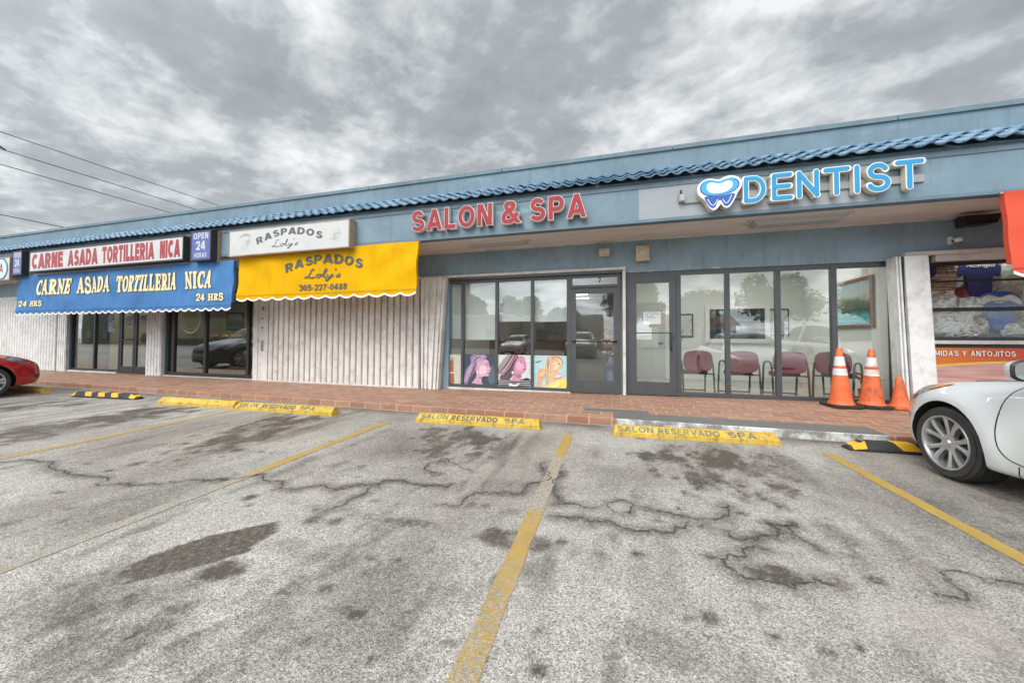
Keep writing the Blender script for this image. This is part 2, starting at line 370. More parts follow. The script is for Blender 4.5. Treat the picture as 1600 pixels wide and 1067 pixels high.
def sans_glyph(c, T):
    """bold sans letters as stroke centre lines in a box of height 1: (width, strokes); each stroke is a list of points"""
    h = T / 2; a, b, m = h, 1 - h, .5
    def el(cx, cz, rx, rz, a0, a1, n=20): return [(cx + rx * math.cos(R(a0 + (a1 - a0) * i / n)), cz + rz * math.sin(R(a0 + (a1 - a0) * i / n))) for i in range(n + 1)]
    def sp(p): return chaikin(p, 3, False)
    if c == 'A': return .80, [[(.04, -.2), (.40, 1.0)][::1], [(.76, -.2), (.40, 1.0)], [(.2, .27), (.6, .27)]]
    if c == 'L': return .58, [[(h, 0), (h, 1)], [(h, a), (.58, a)]]
    if c == 'O': return .82, [el(.41, .5, .41 - h, .5 - h, 0, 360, 32)]
    if c == '0': return .62, [el(.31, .5, .31 - h, .5 - h, 0, 360, 28)]
    if c == 'N': return .72, [[(h, 0), (h, 1)], [(.72 - h, 0), (.72 - h, 1)], [(h * .9, 1.15), (.72 - h * .9, -.15)]]
    if c == 'S': return .70, [el(.34, (b + .515) / 2, .31 - h, (b - .515) / 2, 22, 265, 20) + el(.35, (.515 + a) / 2, .35 - h, (.515 - a) / 2, 85, -158, 22)]
    if c == 'P': return .68, [[(h, 0), (h, 1)], [(h, b), (.38, b)] + el(.38, (b + .44) / 2, .30 - h, (b - .44) / 2, 90, -90, 14) + [(h, .44)]]
    if c == 'R': return .74, [[(h, 0), (h, 1)], [(h, b), (.40, b)] + el(.40, (b + .47) / 2, .31 - h, (b - .47) / 2, 90, -90, 14) + [(h, .47)], [(.38, .48), (.70 - h * .5, -.15)]]
    if c == 'D': return .76, [[(h, 0), (h, 1)], [(h, b), (.34, b)] + el(.34, .5, .42 - h, .5 - h, 90, -90, 20) + [(h, a)]]
    if c == 'C': return .76, [el(.40, .5, .40 - h, .5 - h, 42, 318, 26)]
    if c == 'E': return .62, [[(h, 0), (h, 1)], [(h, a), (.62, a)], [(h, .51), (.57, .51)], [(h, b), (.61, b)]]
    if c == 'T': return .68, [[(.34, 0), (.34, 1)], [(0, b), (.68, b)]]
    if c == 'I': return T, [[(h, 0), (h, 1)]]
    if c == 'H': return .72, [[(h, 0), (h, 1)], [(.72 - h, 0), (.72 - h, 1)], [(h, .52), (.72 - h, .52)]]
    if c == 'V': return .76, [[(.02, 1.2), (.38, -.05)], [(.74, 1.2), (.38, -.05)]]
    if c == 'M': return .88, [[(h, 0), (h, 1)], [(.88 - h, 0), (.88 - h, 1)], [(h, 1.1), (.44, .1)], [(.88 - h, 1.1), (.44, .1)]]
    if c == 'Y': return .76, [[(.04, 1.15), (.38, .42)], [(.72, 1.15), (.38, .42)], [(.38, 0), (.38, .5)]]
    if c == 'J': return .56, [[(.56 - h, 1), (.56 - h, .3)] + el(.28, .28, .28 - h, .28 - h, 0, -180, 12)]
    if c == '&': return .82, [[(.86, -.1), (.26, .62)], sp([(.27, .60), (.18, .76), (.22, b), (.40, b + .02), (.57, .84), (.50, .66), (.36, .56)]), sp([(.38, .57), (.14, .46), (.06, .24), (.12, a - .02), (.36, a - .02), (.58, .18), (.72, .46)])]
    if c == '2': return .62, [sp([(h, .68), (h, b + .02), (.31, b), (.64 - h, b + .02), (.62 - h, .60), (.40, .40), (.12, .10)]), [(.02, a), (.62, a)]]
    if c == '4': return .66, [[(.50 - h * .5, 0), (.50 - h * .5, 1)], [(.50 - h, 1.02), (.04, .30)], [(.0, .28), (.66, .28)]]
    if c == '3': return .62, [sp([(h, .74), (h + .02, b + .02), (.31, b), (.62 - h, b), (.62 - h, .56), (.26, .53)]), sp([(.26, .53), (.66 - h, .52), (.62 - h, a - .02), (.31, a), (h, a - .02), (h, .27)])]
    if c == '5': return .62, [[(.58, b), (.12, b)], sp([(.14, b), (.09, .50), (.16, .56), (.34, .64), (.66 - h, .60), (.64 - h, a), (.31, a), (.02 + h, a - .02), (h, .26)])]
    if c == '7': return .60, [[(0, b), (.60, b)], [(.56, b), (.30, .45), (.20, 0)]]
    if c == '8': return .62, [el(.31, .74, .28 - h, .26 - h, 0, 360, 20), el(.31, .27, .31 - h, .27 - h, 0, 360, 22)]
    if c == '-': return .34, [[(.03, .42), (.31, .42)]]
    return .30, []
def glyph_quads(c, T, grow=0, caps=False):
    """flat quads (x, z) of a letter; strokes are kept apart so that they can be staggered in depth"""
    w, sts = sans_glyph(c, T); out = []; g = grow / 2; lo, hi = (-g, 1 + g) if not caps else (-9, 9)
    for p in sts:
        p = list(p); n = len(p); closed = math.hypot(p[0][0] - p[-1][0], p[0][1] - p[-1][1]) < 1e-6
        if grow and not closed:
            for e0, e1 in ((0, 1), (n - 1, n - 2)):
                dx, dz = p[e0][0] - p[e1][0], p[e0][1] - p[e1][1]; l = math.hypot(dx, dz) or 1; p[e0] = (p[e0][0] + dx / l * g, p[e0][1] + dz / l * g)
        if caps: p = [(x, min(1 - T / 2, max(T / 2, z))) if n == 2 else (x, z) for x, z in p]
        vs = []
        for i in range(n):
            u = p[i - 1] if i else (p[-2] if closed else p[0]); v = p[i + 1] if i < n - 1 else (p[1] if closed else p[-1]); dx, dz = v[0] - u[0], v[1] - u[1]; l = math.hypot(dx, dz) or 1; r_ = (T + grow) / 2
            for sg in (1, -1):
                X, Z = p[i][0] - sg * dz / l * r_, p[i][1] + sg * dx / l * r_
                if not lo <= Z <= hi and abs(dz) > 1e-6 and n == 2:
                    Zc = min(hi, max(lo, Z)); X += dx / dz * (Zc - Z); Z = Zc          # cut slanted strokes level
                vs.append((X, min(hi, max(lo, Z))))
        out.append((vs, [(2 * i, 2 * i + 1, 2 * i + 3, 2 * i + 2) for i in range(n - 1)]))
        if caps and not closed:
            for q in (p[0], p[-1]):
                k = 18; out.append(([(q[0] + (T + grow) / 2 * math.cos(2 * math.pi * t / k), q[1] + (T + grow) / 2 * math.sin(2 * math.pi * t / k)) for t in range(k)], [tuple(range(k))]))
    return w, out
def text_faces(mb, txt, x0, x1, z0, z1, y, off=.0, shear=0, mi=0, fn=None, ext=0, gap=.14):
    """lettering facing -Y, fitted to the box"""
    if txt.upper() != txt:
        v, f = char_mesh(txt, off, ext, shear); lo, hi = v.min(0), v.max(0)
        X = x0 + (v[:, 0] - lo[0]) / (hi[0] - lo[0]) * (x1 - x0); Z = z0 + (v[:, 1] - lo[1]) / (hi[1] - lo[1]) * (z1 - z0)
        vs = [(a, (y if not callable(y) else y(a, b)), b) for a, b in zip(X, Z)]; mb.add([fn(*p) for p in vs] if fn else vs, f, mi); return
    T = .13 + 1.3 * off; gl = [glyph_quads(c, T) for c in txt]; tot = sum(g[0] for g in gl) + gap * (len(gl) - 1); sx_ = (x1 - x0) / tot; x = 0; k = 0
    for w, qs in gl:
        for vs, fs in qs:
            k += 1; out = []
            for px, pz in vs:
                X, Z = x0 + (x + px) * sx_, z0 + pz * (z1 - z0); p = (X, (y(X, Z) if callable(y) else y) - .0003 * (k % 7), Z); out.append(fn(*p) if fn else p)
            mb.add(out, fs, mi)
        x += w + gap
def ribbon(mb, pts, th, y, mi=0):
    """flat stroke facing -Y from (x,z) points with thickness per point"""
    n = len(pts); t = th if isinstance(th, (list, tuple)) else [th] * n; vs = []
    for i in range(n):
        a, b = pts[max(0, i - 1)], pts[min(n - 1, i + 1)]; dx, dz = b[0] - a[0], b[1] - a[1]; l = math.hypot(dx, dz) or 1
        nx, nz = -dz / l * t[i] / 2, dx / l * t[i] / 2
        for sgn in (1, -1):
            p = (pts[i][0] + sgn * nx, pts[i][1] + sgn * nz); vs.append((p[0], y(*p) if callable(y) else y, p[1]))
    mb.add(vs, [(2 * i, 2 * i + 1, 2 * i + 3, 2 * i + 2) for i in range(n - 1)], mi)
def arc(cx, cz, rx, rz, a0, a1, n=16): return [(cx + rx * math.cos(R(a0 + (a1 - a0) * i / n)), cz + rz * math.sin(R(a0 + (a1 - a0) * i / n))) for i in range(n + 1)]
# slab-serif letters drawn as strokes (cap height 1): returns width and strokes
def serif_glyph(ch):
    T, t = .21, .10; st = []
    def stem(x, w=T, z0=0, z1=1, ser=(1, 1)):
        st.append(([(x, z0), (x, z1)], w))
        if ser[0]: st.append(([(x - w / 2 - .09, z0 + .04), (x + w / 2 + .09, z0 + .04)], .08))
        if ser[1]: st.append(([(x - w / 2 - .09, z1 - .04), (x + w / 2 + .09, z1 - .04)], .08))
    def bow(cx, cz, rx, rz, a0, a1, n=18):
        st.append((arc(cx, cz, rx, rz, a0, a1, n), [t + (T - t) * abs(math.cos(R(a0 + (a1 - a0) * i / n))) for i in range(n + 1)]))
    if ch == 'I': stem(.22); w = .44
    elif ch == 'L': stem(.22); st += [([(.22, .05), (.66, .05)], t), ([(.63, 0), (.63, .3)], .08)]; w = .70
    elif ch == 'E': stem(.22); st += [([(.22, .05), (.64, .05)], t), ([(.22, .5), (.5, .5)], t), ([(.22, .95), (.62, .95)], t), ([(.62, 0), (.62, .28)], .08), ([(.60, .74), (.60, 1)], .08), ([(.5, .38), (.5, .62)], .07)]; w = .68
    elif ch == 'T': stem(.36, ser=(1, 0)); st += [([(.02, .95), (.70, .95)], t), ([(.05, .72), (.05, 1)], .08), ([(.67, .72), (.67, 1)], .08)]; w = .72
    elif ch == 'H': stem(.2); stem(.7); st.append(([(.2, .5), (.7, .5)], t)); w = .9
    elif ch == 'N': stem(.17, .11); stem(.72, .11, ser=(0, 1)); st.append(([(.14, .98), (.72, .02)], .2)); w = .88
    elif ch == 'A': st += [([(.13, 0), (.42, 1)], .11), ([(.42, 1), (.72, 0)], .21), ([(.22, .32), (.62, .32)], .09), ([(0, .04), (.27, .04)], .08), ([(.56, .04), (.88, .04)], .08)]; w = .88
    elif ch == 'R': stem(.22); bow(.36, .73, .27, .22, 90, -90); st += [([(.22, .95), (.37, .95)], t), ([(.22, .51), (.37, .51)], t), ([(.40, .5), (.68, .03)], .19), ([(.6, .04), (.84, .04)], .08)]; w = .84
    elif ch == 'D': stem(.22); bow(.34, .5, .36, .45, 90, -90); st += [([(.22, .95), (.35, .95)], t), ([(.22, .05), (.35, .05)], t)]; w = .82
    elif ch == 'C': bow(.43, .5, .32, .45, 48, 312, 22); st.append(([(.66, .66), (.66, .98)], .08)); w = .74
    elif ch == 'O': bow(.42, .5, .31, .45, 0, 360, 28); w = .84
    elif ch == 'S':
        p = chaikin([(.58, .74), (.54, .96), (.12, 1.0), (.08, .62), (.36, .53), (.64, .42), (.62, .0), (.14, .02), (.09, .26)], 3, False); st.append((p, .16)); st += [([(.58, .68), (.58, .96)], .07), ([(.09, .05), (.09, .32)], .07)]; w = .70
    elif ch == '2': st += [(chaikin([(.08, .70), (.12, 1.02), (.60, 1.02), (.56, .58), (.30, .32), (.08, .08)], 3, False), .17), ([(.05, .07), (.62, .07)], .14)]; w = .66
    elif ch == '4': st += [([(.46, 0), (.46, 1)], .19), ([(.42, .98), (.06, .34)], .10), ([(.03, .31), (.68, .31)], .11)]; w = .70
    else: w = .38
    return w, st
def serif_text(mb, txt, x0, x1, z0, z1, y, mi=0, gap=.10, grow=0, fn=None):
    gl = [serif_glyph(c) for c in txt]; tot = sum(g[0] for g in gl) + gap * (len(gl) - 1); sx_, sz_ = (x1 - x0) / tot, z1 - z0; x = 0; k = 0
    for w, st in gl:
        for pts, th in st:
            k += 1
            if len(pts) == 2: pts = [(pts[0][0] + (pts[1][0] - pts[0][0]) * t / 6, pts[0][1] + (pts[1][1] - pts[0][1]) * t / 6) for t in range(7)]
            tt = [(q + grow) for q in (th if isinstance(th, list) else [th] * len(pts))]
            n = len(pts); vs = []
            for i in range(n):
                a, b = pts[max(0, i - 1)], pts[min(n - 1, i + 1)]; dx, dz = b[0] - a[0], b[1] - a[1]; l = math.hypot(dx, dz) or 1
                ex = (dx / l * grow * .5 * (-1 if i == 0 else 1 if i == n - 1 else 0), dz / l * grow * .5 * (-1 if i == 0 else 1 if i == n - 1 else 0))
                for sg in (1, -1):
                    px, pz = pts[i][0] + ex[0] - sg * dz / l * tt[i] / 2, pts[i][1] + ex[1] + sg * dx / l * tt[i] / 2
                    X, Z = x0 + (x + px) * sx_, z0 + pz * sz_
                    yy = y(X, Z) if callable(y) else y
                    vs.append((X, yy - .00025 * (k % 8), Z))
            mb.add(vs, [(2 * i, 2 * i + 1, 2 * i + 3, 2 * i + 2) for i in range(n - 1)], mi)
        x += w + gap
def arch_text(mb, txt, cx, zc, width, h, rise, y, off=.01, mi=0, rot=.6):
    """letters set one by one along a shallow arch"""
    T = .13 + 1.3 * off; gl = [glyph_quads(c, T) for c in txt]; gap = .10; tot = sum(g[0] for g in gl) + gap * (len(gl) - 1); x = 0; sc = width / tot; k = 0
    for w, qs in gl:
        u = (x + w / 2) / tot * 2 - 1; x += w + gap; px = cx + u * width / 2; pz = zc + rise * (1 - u * u); a = -math.atan2(4 * rise * u / width, 1) * rot
        for vs, fs in qs:
            k += 1; out = []
            for p in vs:
                lx, lz = (p[0] - w / 2) * sc, p[1] * h; X, Z = px + lx * math.cos(a) - lz * math.sin(a), pz + lx * math.sin(a) + lz * math.cos(a)
                out.append((X, (y(X, Z) if callable(y) else y) - .0003 * (k % 7), Z))
            mb.add(out, fs, mi)
SCRIPT = {  # handwriting strokes for the name under the arch
 'L': (.62, [[(.55, .95), (.42, 1.02), (.34, .8), (.26, .35), (.12, .06), (-.04, .04), (.02, .14), (.2, .08), (.45, .0), (.62, .08)]]),
 'o': (.40, [[(.3, .36), (.14, .40), (.05, .2), (.1, .02), (.24, .02), (.33, .2), (.28, .38), (.34, .34), (.44, .36)]]),
 'l': (.26, [[(.0, .1), (.2, .6), (.3, .95), (.2, 1.0), (.12, .6), (.08, .15), (.16, .0), (.28, .12)]]),
 'y': (.42, [[(.06, .38), (.08, .12), (.2, .04), (.34, .38)], [(.36, .40), (.26, .02), (.12, -.36), (-.04, -.38), (.04, -.2), (.3, .04), (.42, .16)]]),
 "'": (.14, [[(.12, 1.0), (.06, .8)]]),
 's': (.34, [[(.0, .05), (.22, .42), (.26, .2), (.24, .02), (.08, .02), (.04, .1)]])}
def script_text(mb, txt, x0, x1, z0, z1, y, th, mi=0):
    tot = sum(SCRIPT[c][0] for c in txt); s = (x1 - x0) / tot; sz = z1 - z0; x = 0
    for c in txt:
        w, sts = SCRIPT[c]
        for p in sts:
            q = chaikin(p, 2, False); q = [(x0 + (x + a) * s, z0 + b * sz) for a, b in q]
            ribbon(mb, q, th, y, mi)
        x += w
def wz(x):
    """height of the walkway at the shop fronts"""
    return .09 + .10 * min(1, max(0, (x + 3.5) / 7.9))
def zwalk(x, y): t = (y - 5.1) / 1.9; return .10 + (wz(x) - .10) * max(0, min(1, t))

# ---------------------------------------------------------------- ground sheet with stains
rs = np.random.RandomState(3)
def vnoise(x, y, seed):
    r_ = np.random.RandomState(seed).rand(256, 256); xi = np.floor(x).astype(int); yi = np.floor(y).astype(int); fx, fy = x - xi, y - yi
    fx = fx * fx * (3 - 2 * fx); fy = fy * fy * (3 - 2 * fy); g = lambda a, b: r_[a % 256, b % 256]
    return (g(xi, yi) * (1 - fx) + g(xi + 1, yi) * fx) * (1 - fy) + (g(xi, yi + 1) * (1 - fx) + g(xi + 1, yi + 1) * fx) * fy
def fbm(x, y, seed, o=5, gain=.55):
    s_, a, t = 0, 1, 0
    for i in range(o): s_ = s_ + a * vnoise(x * 2 ** i, y * 2 ** i, seed + i); t += a; a *= gain
    return s_ / t
gx = np.concatenate([[-400, -200, -100, -60, -40, -30, -24, -20], np.arange(-17, -6, .06), np.arange(-6, 4.8, .03), np.arange(4.8, 8, .08), [10, 14, 20, 30, 50, 100, 200, 400]])
gy = np.concatenate([[-400, -200, -100, -60, -40, -25, -15, -8, -4, -2, -1, -.4, 0, .4], np.arange(.7, 5.35, .03), [6, 8, 12, 20, 40, 100, 400]])
GX, GY = np.meshgrid(gx, gy); sh = GX.shape
def blob(cx, cy, rx, ry, seed, fr=2.0, stretch=.45, amt=1.0, edge=1.0):
    d = ((GX - cx) / rx) ** 2 + ((GY - cy) / ry) ** 2
    n = fbm(GX * fr + 31, GY * fr * stretch + 17, seed)
    hi = fbm(GX * 13 + 5, GY * 8, seed + 40, 4, .7); lo = fbm(GX * 3.5, GY * 2, seed + 60)
    return np.clip((n - .24 - .25 * d * edge) * 3.2 + (hi - .5) * 1.3, 0, 1) * np.clip((2.2 - d) * 1.0, 0, 1) * np.clip(.3 + 1.25 * lo + (hi - .5) * 1.3, 0, 1) * amt
oil = np.zeros(sh); brown = np.zeros(sh); pale = np.zeros(sh)
for cx, cy, rx, ry, a in ((.95, 4.0, .72, .42, 1.0), (.95, 3.5, .62, .6, .85), (1.3, 3.9, .6, .7, .6), (-1.85, 4.05, .68, .38, 1.0), (-1.75, 3.55, .62, .45, .75), (-4.55, 3.95, .7, .45, .95), (-4.35, 3.3, .6, .9, .8), (-7.2, 3.7, .75, .7, .95), (-7.0, 2.8, .6, 1.1, .75), (-.6, 2.05, .5, .1, .8), (-1.5, 2.05, .7, .07, .6), (-1.9, 1.36, .14, .1, .9), (.8, 2.12, .2, .1, .8), (.68, 2.62, .14, .2, .7), (-2.0, .95, .7, .22, .55), (-.5, 3.05, .12, .6, .35), (-1.2, 1.25, .5, .2, .35), (1.6, 1.7, .5, .25, .35), (2.5, 3.3, .5, .5, .4), (-9.7, 3.6, .8, .8, .8), (-9.6, 2.6, .6, 1.0, .5), (-12.3, 3.4, .9, 1.2, .9), (3.6, 3.2, .7, 1.3, .7), (1.3, 2.55, .16, .3, .55)):
    oil = np.maximum(oil, blob(cx, cy, rx, ry, int(abs(cx * 10)) + int(cy * 7) + 5, 6, .6, a))
oil = np.maximum(oil, np.clip((fbm(GX * 6 + 3, GY * 2.2, 211) - .60) * 6, 0, 1) * .45)
# tyre and traffic grime in streaks along the stalls
for cx in (-13.2, -11.4, -10.4, -8.9, -7.8, -6.4, -5.2, -3.9, -2.6, -1.1, .2, 1.6, 2.9):
    band = np.exp(-((GX - cx) / .28) ** 2) * np.clip((fbm(GX * 5, GY * .8, int(cx * 7 + 120)) - .44) * 3.2, 0, 1)
    oil = np.maximum(oil, band * .62 * np.clip((GY - 1.3) / 1.4, 0, 1))
for seed, px, py, rx, ry, a in ((3, -1.45, 1.62, .75, .10, .45), (8, -.2, 2.35, .8, .09, .35), (9, -2.4, 1.15, .5, .25, .5), (12, .2, 1.5, .3, .1, .35)):
    oil = np.maximum(oil, blob(px, py, rx, ry, seed, 6, .7, a))
brown = np.clip((fbm(GX * 1.3, GY * .7, 51) - .47) * 3.0, 0, 1) * .75
oil = np.maximum(oil, np.clip((fbm(GX * .9 + 9, GY * .6, 77) - .53) * 3.4, 0, 1) * .5)
for i in range(150):                                                  # drips and gum
    cx, cy = rs.uniform(-5, 2.6), rs.uniform(.9, 3.6); r_ = rs.uniform(.012, .05)
    d = np.hypot(GX - cx, (GY - cy) * rs.uniform(.8, 1.6)) / r_
    oil = np.maximum(oil, np.clip(1.5 - d, 0, 1) * rs.uniform(.35, .85))
# seam dirt along the kerb
oil = np.maximum(oil, np.clip(1 - np.abs(GY - 5.0) / .35, 0, 1) * (.25 + .6 * fbm(GX * 4, GY * 4, 91)) * (GX < 4.8))
CRACKS = [
 [(-5.9, 1.95), (-5.28, 2.03), (-4.73, 1.97), (-4.25, 1.96), (-3.82, 1.94), (-3.54, 2.0), (-3.39, 2.14), (-3.19, 2.22), (-3.01, 2.33), (-2.7, 2.31), (-2.37, 2.28), (-2.14, 2.33), (-2.0, 2.45), (-1.84, 2.57), (-1.72, 2.63), (-1.48, 2.57), (-1.27, 2.6), (-1.26, 2.69)],
 [(-1.91, 2.02), (-1.85, 2.15), (-1.83, 2.28), (-1.8, 2.51)], [(-1.22, 2.3), (-1.06, 2.34), (-1.06, 2.45), (-1.01, 2.58), (-.74, 2.63), (-.6, 2.89), (-.6, 3.18), (-.58, 3.41)],
 [(-1.45, 2.85), (-1.61, 2.88), (-1.68, 3.03), (-1.56, 3.2), (-1.37, 3.07), (-1.19, 2.93)], [(-.44, 3.2), (-.45, 2.9), (-.41, 2.7), (-.25, 2.6), (-.1, 2.62)], [(-.39, 2.56), (-.25, 2.6)],
 [(-.03, 2.67), (.08, 2.76), (.15, 2.7), (.12, 2.58), (.01, 2.56), (-.03, 2.67)], [(-.38, 2.38), (-.15, 2.38), (.01, 2.41), (.17, 2.36), (.32, 2.38), (.44, 2.47), (.48, 2.57)],
 [(.19, 2.66), (.43, 2.64), (.67, 2.65), (.77, 2.74), (.81, 2.94)], [(.68, 2.51), (.71, 2.43), (.82, 2.44), (.96, 2.51), (1.01, 2.6), (.97, 2.69), (1.15, 2.76), (1.07, 2.58), (1.15, 2.4)],
 [(.85, 2.35), (.71, 2.29), (.6, 2.19), (.59, 2.1), (.64, 2.04), (.77, 2.05), (.88, 2.08), (.98, 2.14), (1.1, 2.14)], [(1.45, 2.14), (1.56, 2.16), (1.61, 2.23), (1.63, 2.32), (1.67, 2.4), (1.75, 2.41), (1.85, 2.37), (1.93, 2.36), (2.2, 2.33)]]
def jag(p):
    """fractal displacement, so that a crack wanders like broken asphalt"""
    r_ = random.Random(int(p[0][0] * 100) + 7); p = list(p)
    for it in range(3):
        q = [p[0]]
        for a, b in zip(p, p[1:]):
            l = math.hypot(b[0] - a[0], b[1] - a[1])
            if l > .035: k = r_.gauss(0, .17) * l; q.append(((a[0] + b[0]) / 2 - (b[1] - a[1]) / l * k, (a[1] + b[1]) / 2 + (b[0] - a[0]) / l * k))
            q.append(b)
        p = q
    return p
CRACKS = [jag(p) for p in CRACKS]
for p in CRACKS:                                                     # grime that gathers along the cracks
    for i in range(len(p) - 1):
        k = max(1, int(math.hypot(p[i + 1][0] - p[i][0], p[i + 1][1] - p[i][1]) / .06))
        for t in range(k):
            x, y = p[i][0] + (p[i + 1][0] - p[i][0]) * t / k, p[i][1] + (p[i + 1][1] - p[i][1]) * t / k
            ia, ib, ja, jb = np.searchsorted(gx, x - .25), np.searchsorted(gx, x + .25), np.searchsorted(gy, y - .25), np.searchsorted(gy, y + .25)
            d2 = (GX[ja:jb, ia:ib] - x) ** 2 + (GY[ja:jb, ia:ib] - y) ** 2
            oil[ja:jb, ia:ib] = np.maximum(oil[ja:jb, ia:ib], np.exp(-d2 / .0045) * (.1 + .8 * fbm(GX[ja:jb, ia:ib] * 5, GY[ja:jb, ia:ib] * 5, 14)))
def inpoly(poly):
    m = np.zeros(sh, bool); n = len(poly)
    wob = (fbm(GX * 9, GY * 9, 60) - .5) * .08
    X, Y = GX + wob, GY + wob
    for i in range(n):
        (x1, y1), (x2, y2) = poly[i], poly[(i + 1) % n]
        c_ = ((y1 > Y) != (y2 > Y)) & (X < (x2 - x1) * (Y - y1) / (y2 - y1 + 1e-9) + x1); m ^= c_
    return m
PATCH = [(-2.42, 1.2), (-2.44, 1.35), (-2.38, 1.52), (-2.26, 1.68), (-2.11, 1.82), (-2.03, 1.72), (-1.96, 1.53), (-2.05, 1.39), (-2.15, 1.28), (-2.25, 1.18)]
pm = inpoly(PATCH)
brown = np.where(pm, 1.0, brown); oil = np.where(pm, np.maximum(oil * .5, .66), oil)
for poly in ([(-.03, 2.67), (.08, 2.76), (.15, 2.7), (.12, 2.58), (.01, 2.56)], [(-1.5, 3.0), (-1.0, 2.85), (-.75, 2.95), (-.8, 3.15), (-1.3, 3.2)], [(.95, 1.75), (1.5, 1.8), (1.6, 2.1), (1.1, 2.05)]):
    pale = np.where(inpoly(poly), .5, pale)
pale = np.maximum(pale, np.clip((fbm(GX * 2.2, GY * 2.2, 133) - .6) * 3, 0, 1) * .5)
nx_, ny_ = len(gx), len(gy)
me = bpy.data.meshes.new('parking_lot')
co = np.stack([GX, GY, GX * 0], -1).reshape(-1, 3)
me.vertices.add(len(co)); me.vertices.foreach_set('co', co.ravel())
ii = (np.arange(ny_ - 1)[:, None] * nx_ + np.arange(nx_ - 1)[None]).ravel(); q4 = np.stack([ii, ii + 1, ii + nx_ + 1, ii + nx_], -1)
me.loops.add(q4.size); me.loops.foreach_set('vertex_index', q4.ravel().astype(np.int32)); me.polygons.add(len(q4)); me.polygons.foreach_set('loop_start', np.arange(0, q4.size, 4, dtype=np.int32))
me.polygons.foreach_set('use_smooth', np.ones(len(q4), bool)); me.update(calc_edges=True)
a_ = me.attributes.new('stain', 'FLOAT_VECTOR', 'POINT'); a_.data.foreach_set('vector', np.stack([oil, brown, pale], -1).reshape(-1).astype(np.float32))
me.materials.append(M_ASPH)
lot = bpy.data.objects.new('parking_lot', me); COL.objects.link(lot); tag(lot, 'pale worn asphalt parking lot with oil stains', 'parking lot', kind='structure')
def gz(): return .003

# painted stall lines (real sheets just above the asphalt)
def stall_line(x0, x1, wears, wd=.105):
    ys = np.linspace(0, 1, 60); vs, fs, wv = [], [], []
    (xa, ya), (xb, yb) = x0, x1
    for t in ys:
        x, y = xa + (xb - xa) * t, ya + (yb - ya) * t; w = float(np.interp(t, [q[0] for q in wears], [q[1] for q in wears]))
        for s_ in (-1, 1):
            vs.append((x + s_ * (wd / 2 + random.uniform(-.004, .004)), y, gz())); wv.append(w)
    fs = [(2 * i, 2 * i + 2, 2 * i + 3, 2 * i + 1) for i in range(len(ys) - 1)]
    m = MB().add(vs, fs); o = m.build('stall_line', M_LINE, None, False)
    at_ = o.data.attributes.new('wear', 'FLOAT', 'POINT'); at_.data.foreach_set('value', wv)
    return tag(o, kind='structure')
for a, b, w in (((2.18, 4.5), (2.13, -.5), [(0, .22), (.4, .14), (1, .25)]),
                ((-.52, 4.45), (-.50, -.5), [(0, .12), (.16, .15), (.18, .64), (.39, .66), (.42, .34), (.62, .46), (.75, .40), (1, .4)]),
                ((-3.08, 4.38), (-3.0, -.5), [(0, .2), (.36, .28), (.44, .6), (.55, .72), (1, .75)]),
                ((-5.98, 4.4), (-5.6, 0), [(0, .35), (.5, .4), (.7, .55), (1, .7)]),
                ((-8.35, 4.35), (-8.1, 0), [(0, .55), (.6, .65), (1, .8)]),
                ((-10.95, 4.3), (-10.7, 0), [(0, .6), (1, .8)]), ((-13.6, 4.3), (-13.4, 0), [(0, .5), (1, .8)]), ((4.85, 4.5), (4.85, -.5), [(0, .1), (1, .2)])):
    stall_line(a, b, w)

# cracks: ragged thin sheets of dark opened asphalt
M_CRACK = paint('crack_filling', (.075, .07, .065), .9, .3, 30)
cm = MB()
for p in CRACKS:
    q = p; pts = []
    for i in range(len(q) - 1):
        n = max(2, int(math.hypot(q[i + 1][0] - q[i][0], q[i + 1][1] - q[i][1]) / .018))
        for k_ in range(n): t = k_ / n; pts.append((q[i][0] + (q[i + 1][0] - q[i][0]) * t + random.gauss(0, .004), q[i][1] + (q[i + 1][1] - q[i][1]) * t + random.gauss(0, .004)))
    vs = []
    for i, (x, y) in enumerate(pts):
        w = random.uniform(.001, .0065) * (.4 + .6 * min(1, i / 6, (len(pts) - 1 - i) / 6)); a = pts[max(0, i - 1)]; b = pts[min(len(pts) - 1, i + 1)]; dx, dy = b[0] - a[0], b[1] - a[1]; l = math.hypot(dx, dy) or 1
        vs += [(x - dy / l * w, y + dx / l * w, .0075), (x + dy / l * w, y - dx / l * w, .0075)]
    cm.add(vs, [(2 * i, 2 * i + 1, 2 * i + 3, 2 * i + 2) for i in range(len(pts) - 1)])
tag(cm.build('pavement_cracks', M_CRACK, None, False), kind='structure')

# ---------------------------------------------------------------- walkway
def KY(x): return 5.07 - .012 * min(0, x + 2)
wm_ = MB(); xs = [-34, -24] + [-18 + i for i in range(19)] + [1, 2, 3, 4, 5, 6, 8, 12, 14]; vs = []
for x in xs: vs += [(x, KY(x), .10), (x, 6.2, zwalk(x, 6.2)), (x, 7.4, wz(x))]
n = len(xs); wm_.add(vs, [(3 * i + j, 3 * i + 3 + j, 3 * i + 4 + j, 3 * i + 1 + j) for i in range(n - 1) for j in range(2)])
tag(wm_.build('walkway', M_WALK, None), 'terracotta brick walkway along the shop fronts', 'walkway', kind='structure')
km = MB(); vs = []
for x in xs: vs += [(x, KY(x) + .002, -.02), (x, KY(x) - .012, .0), (x, KY(x) - .010, .092), (x, KY(x) + .002, .1015)]
km.add(vs, [(4 * i + j, 4 * i + 4 + j, 4 * i + 5 + j, 4 * i + 1 + j) for i in range(n - 1) for j in range(3)])
tag(km.build('kerb', M_KERB, None), 'low brick kerb edging the walkway', 'kerb', kind='structure')

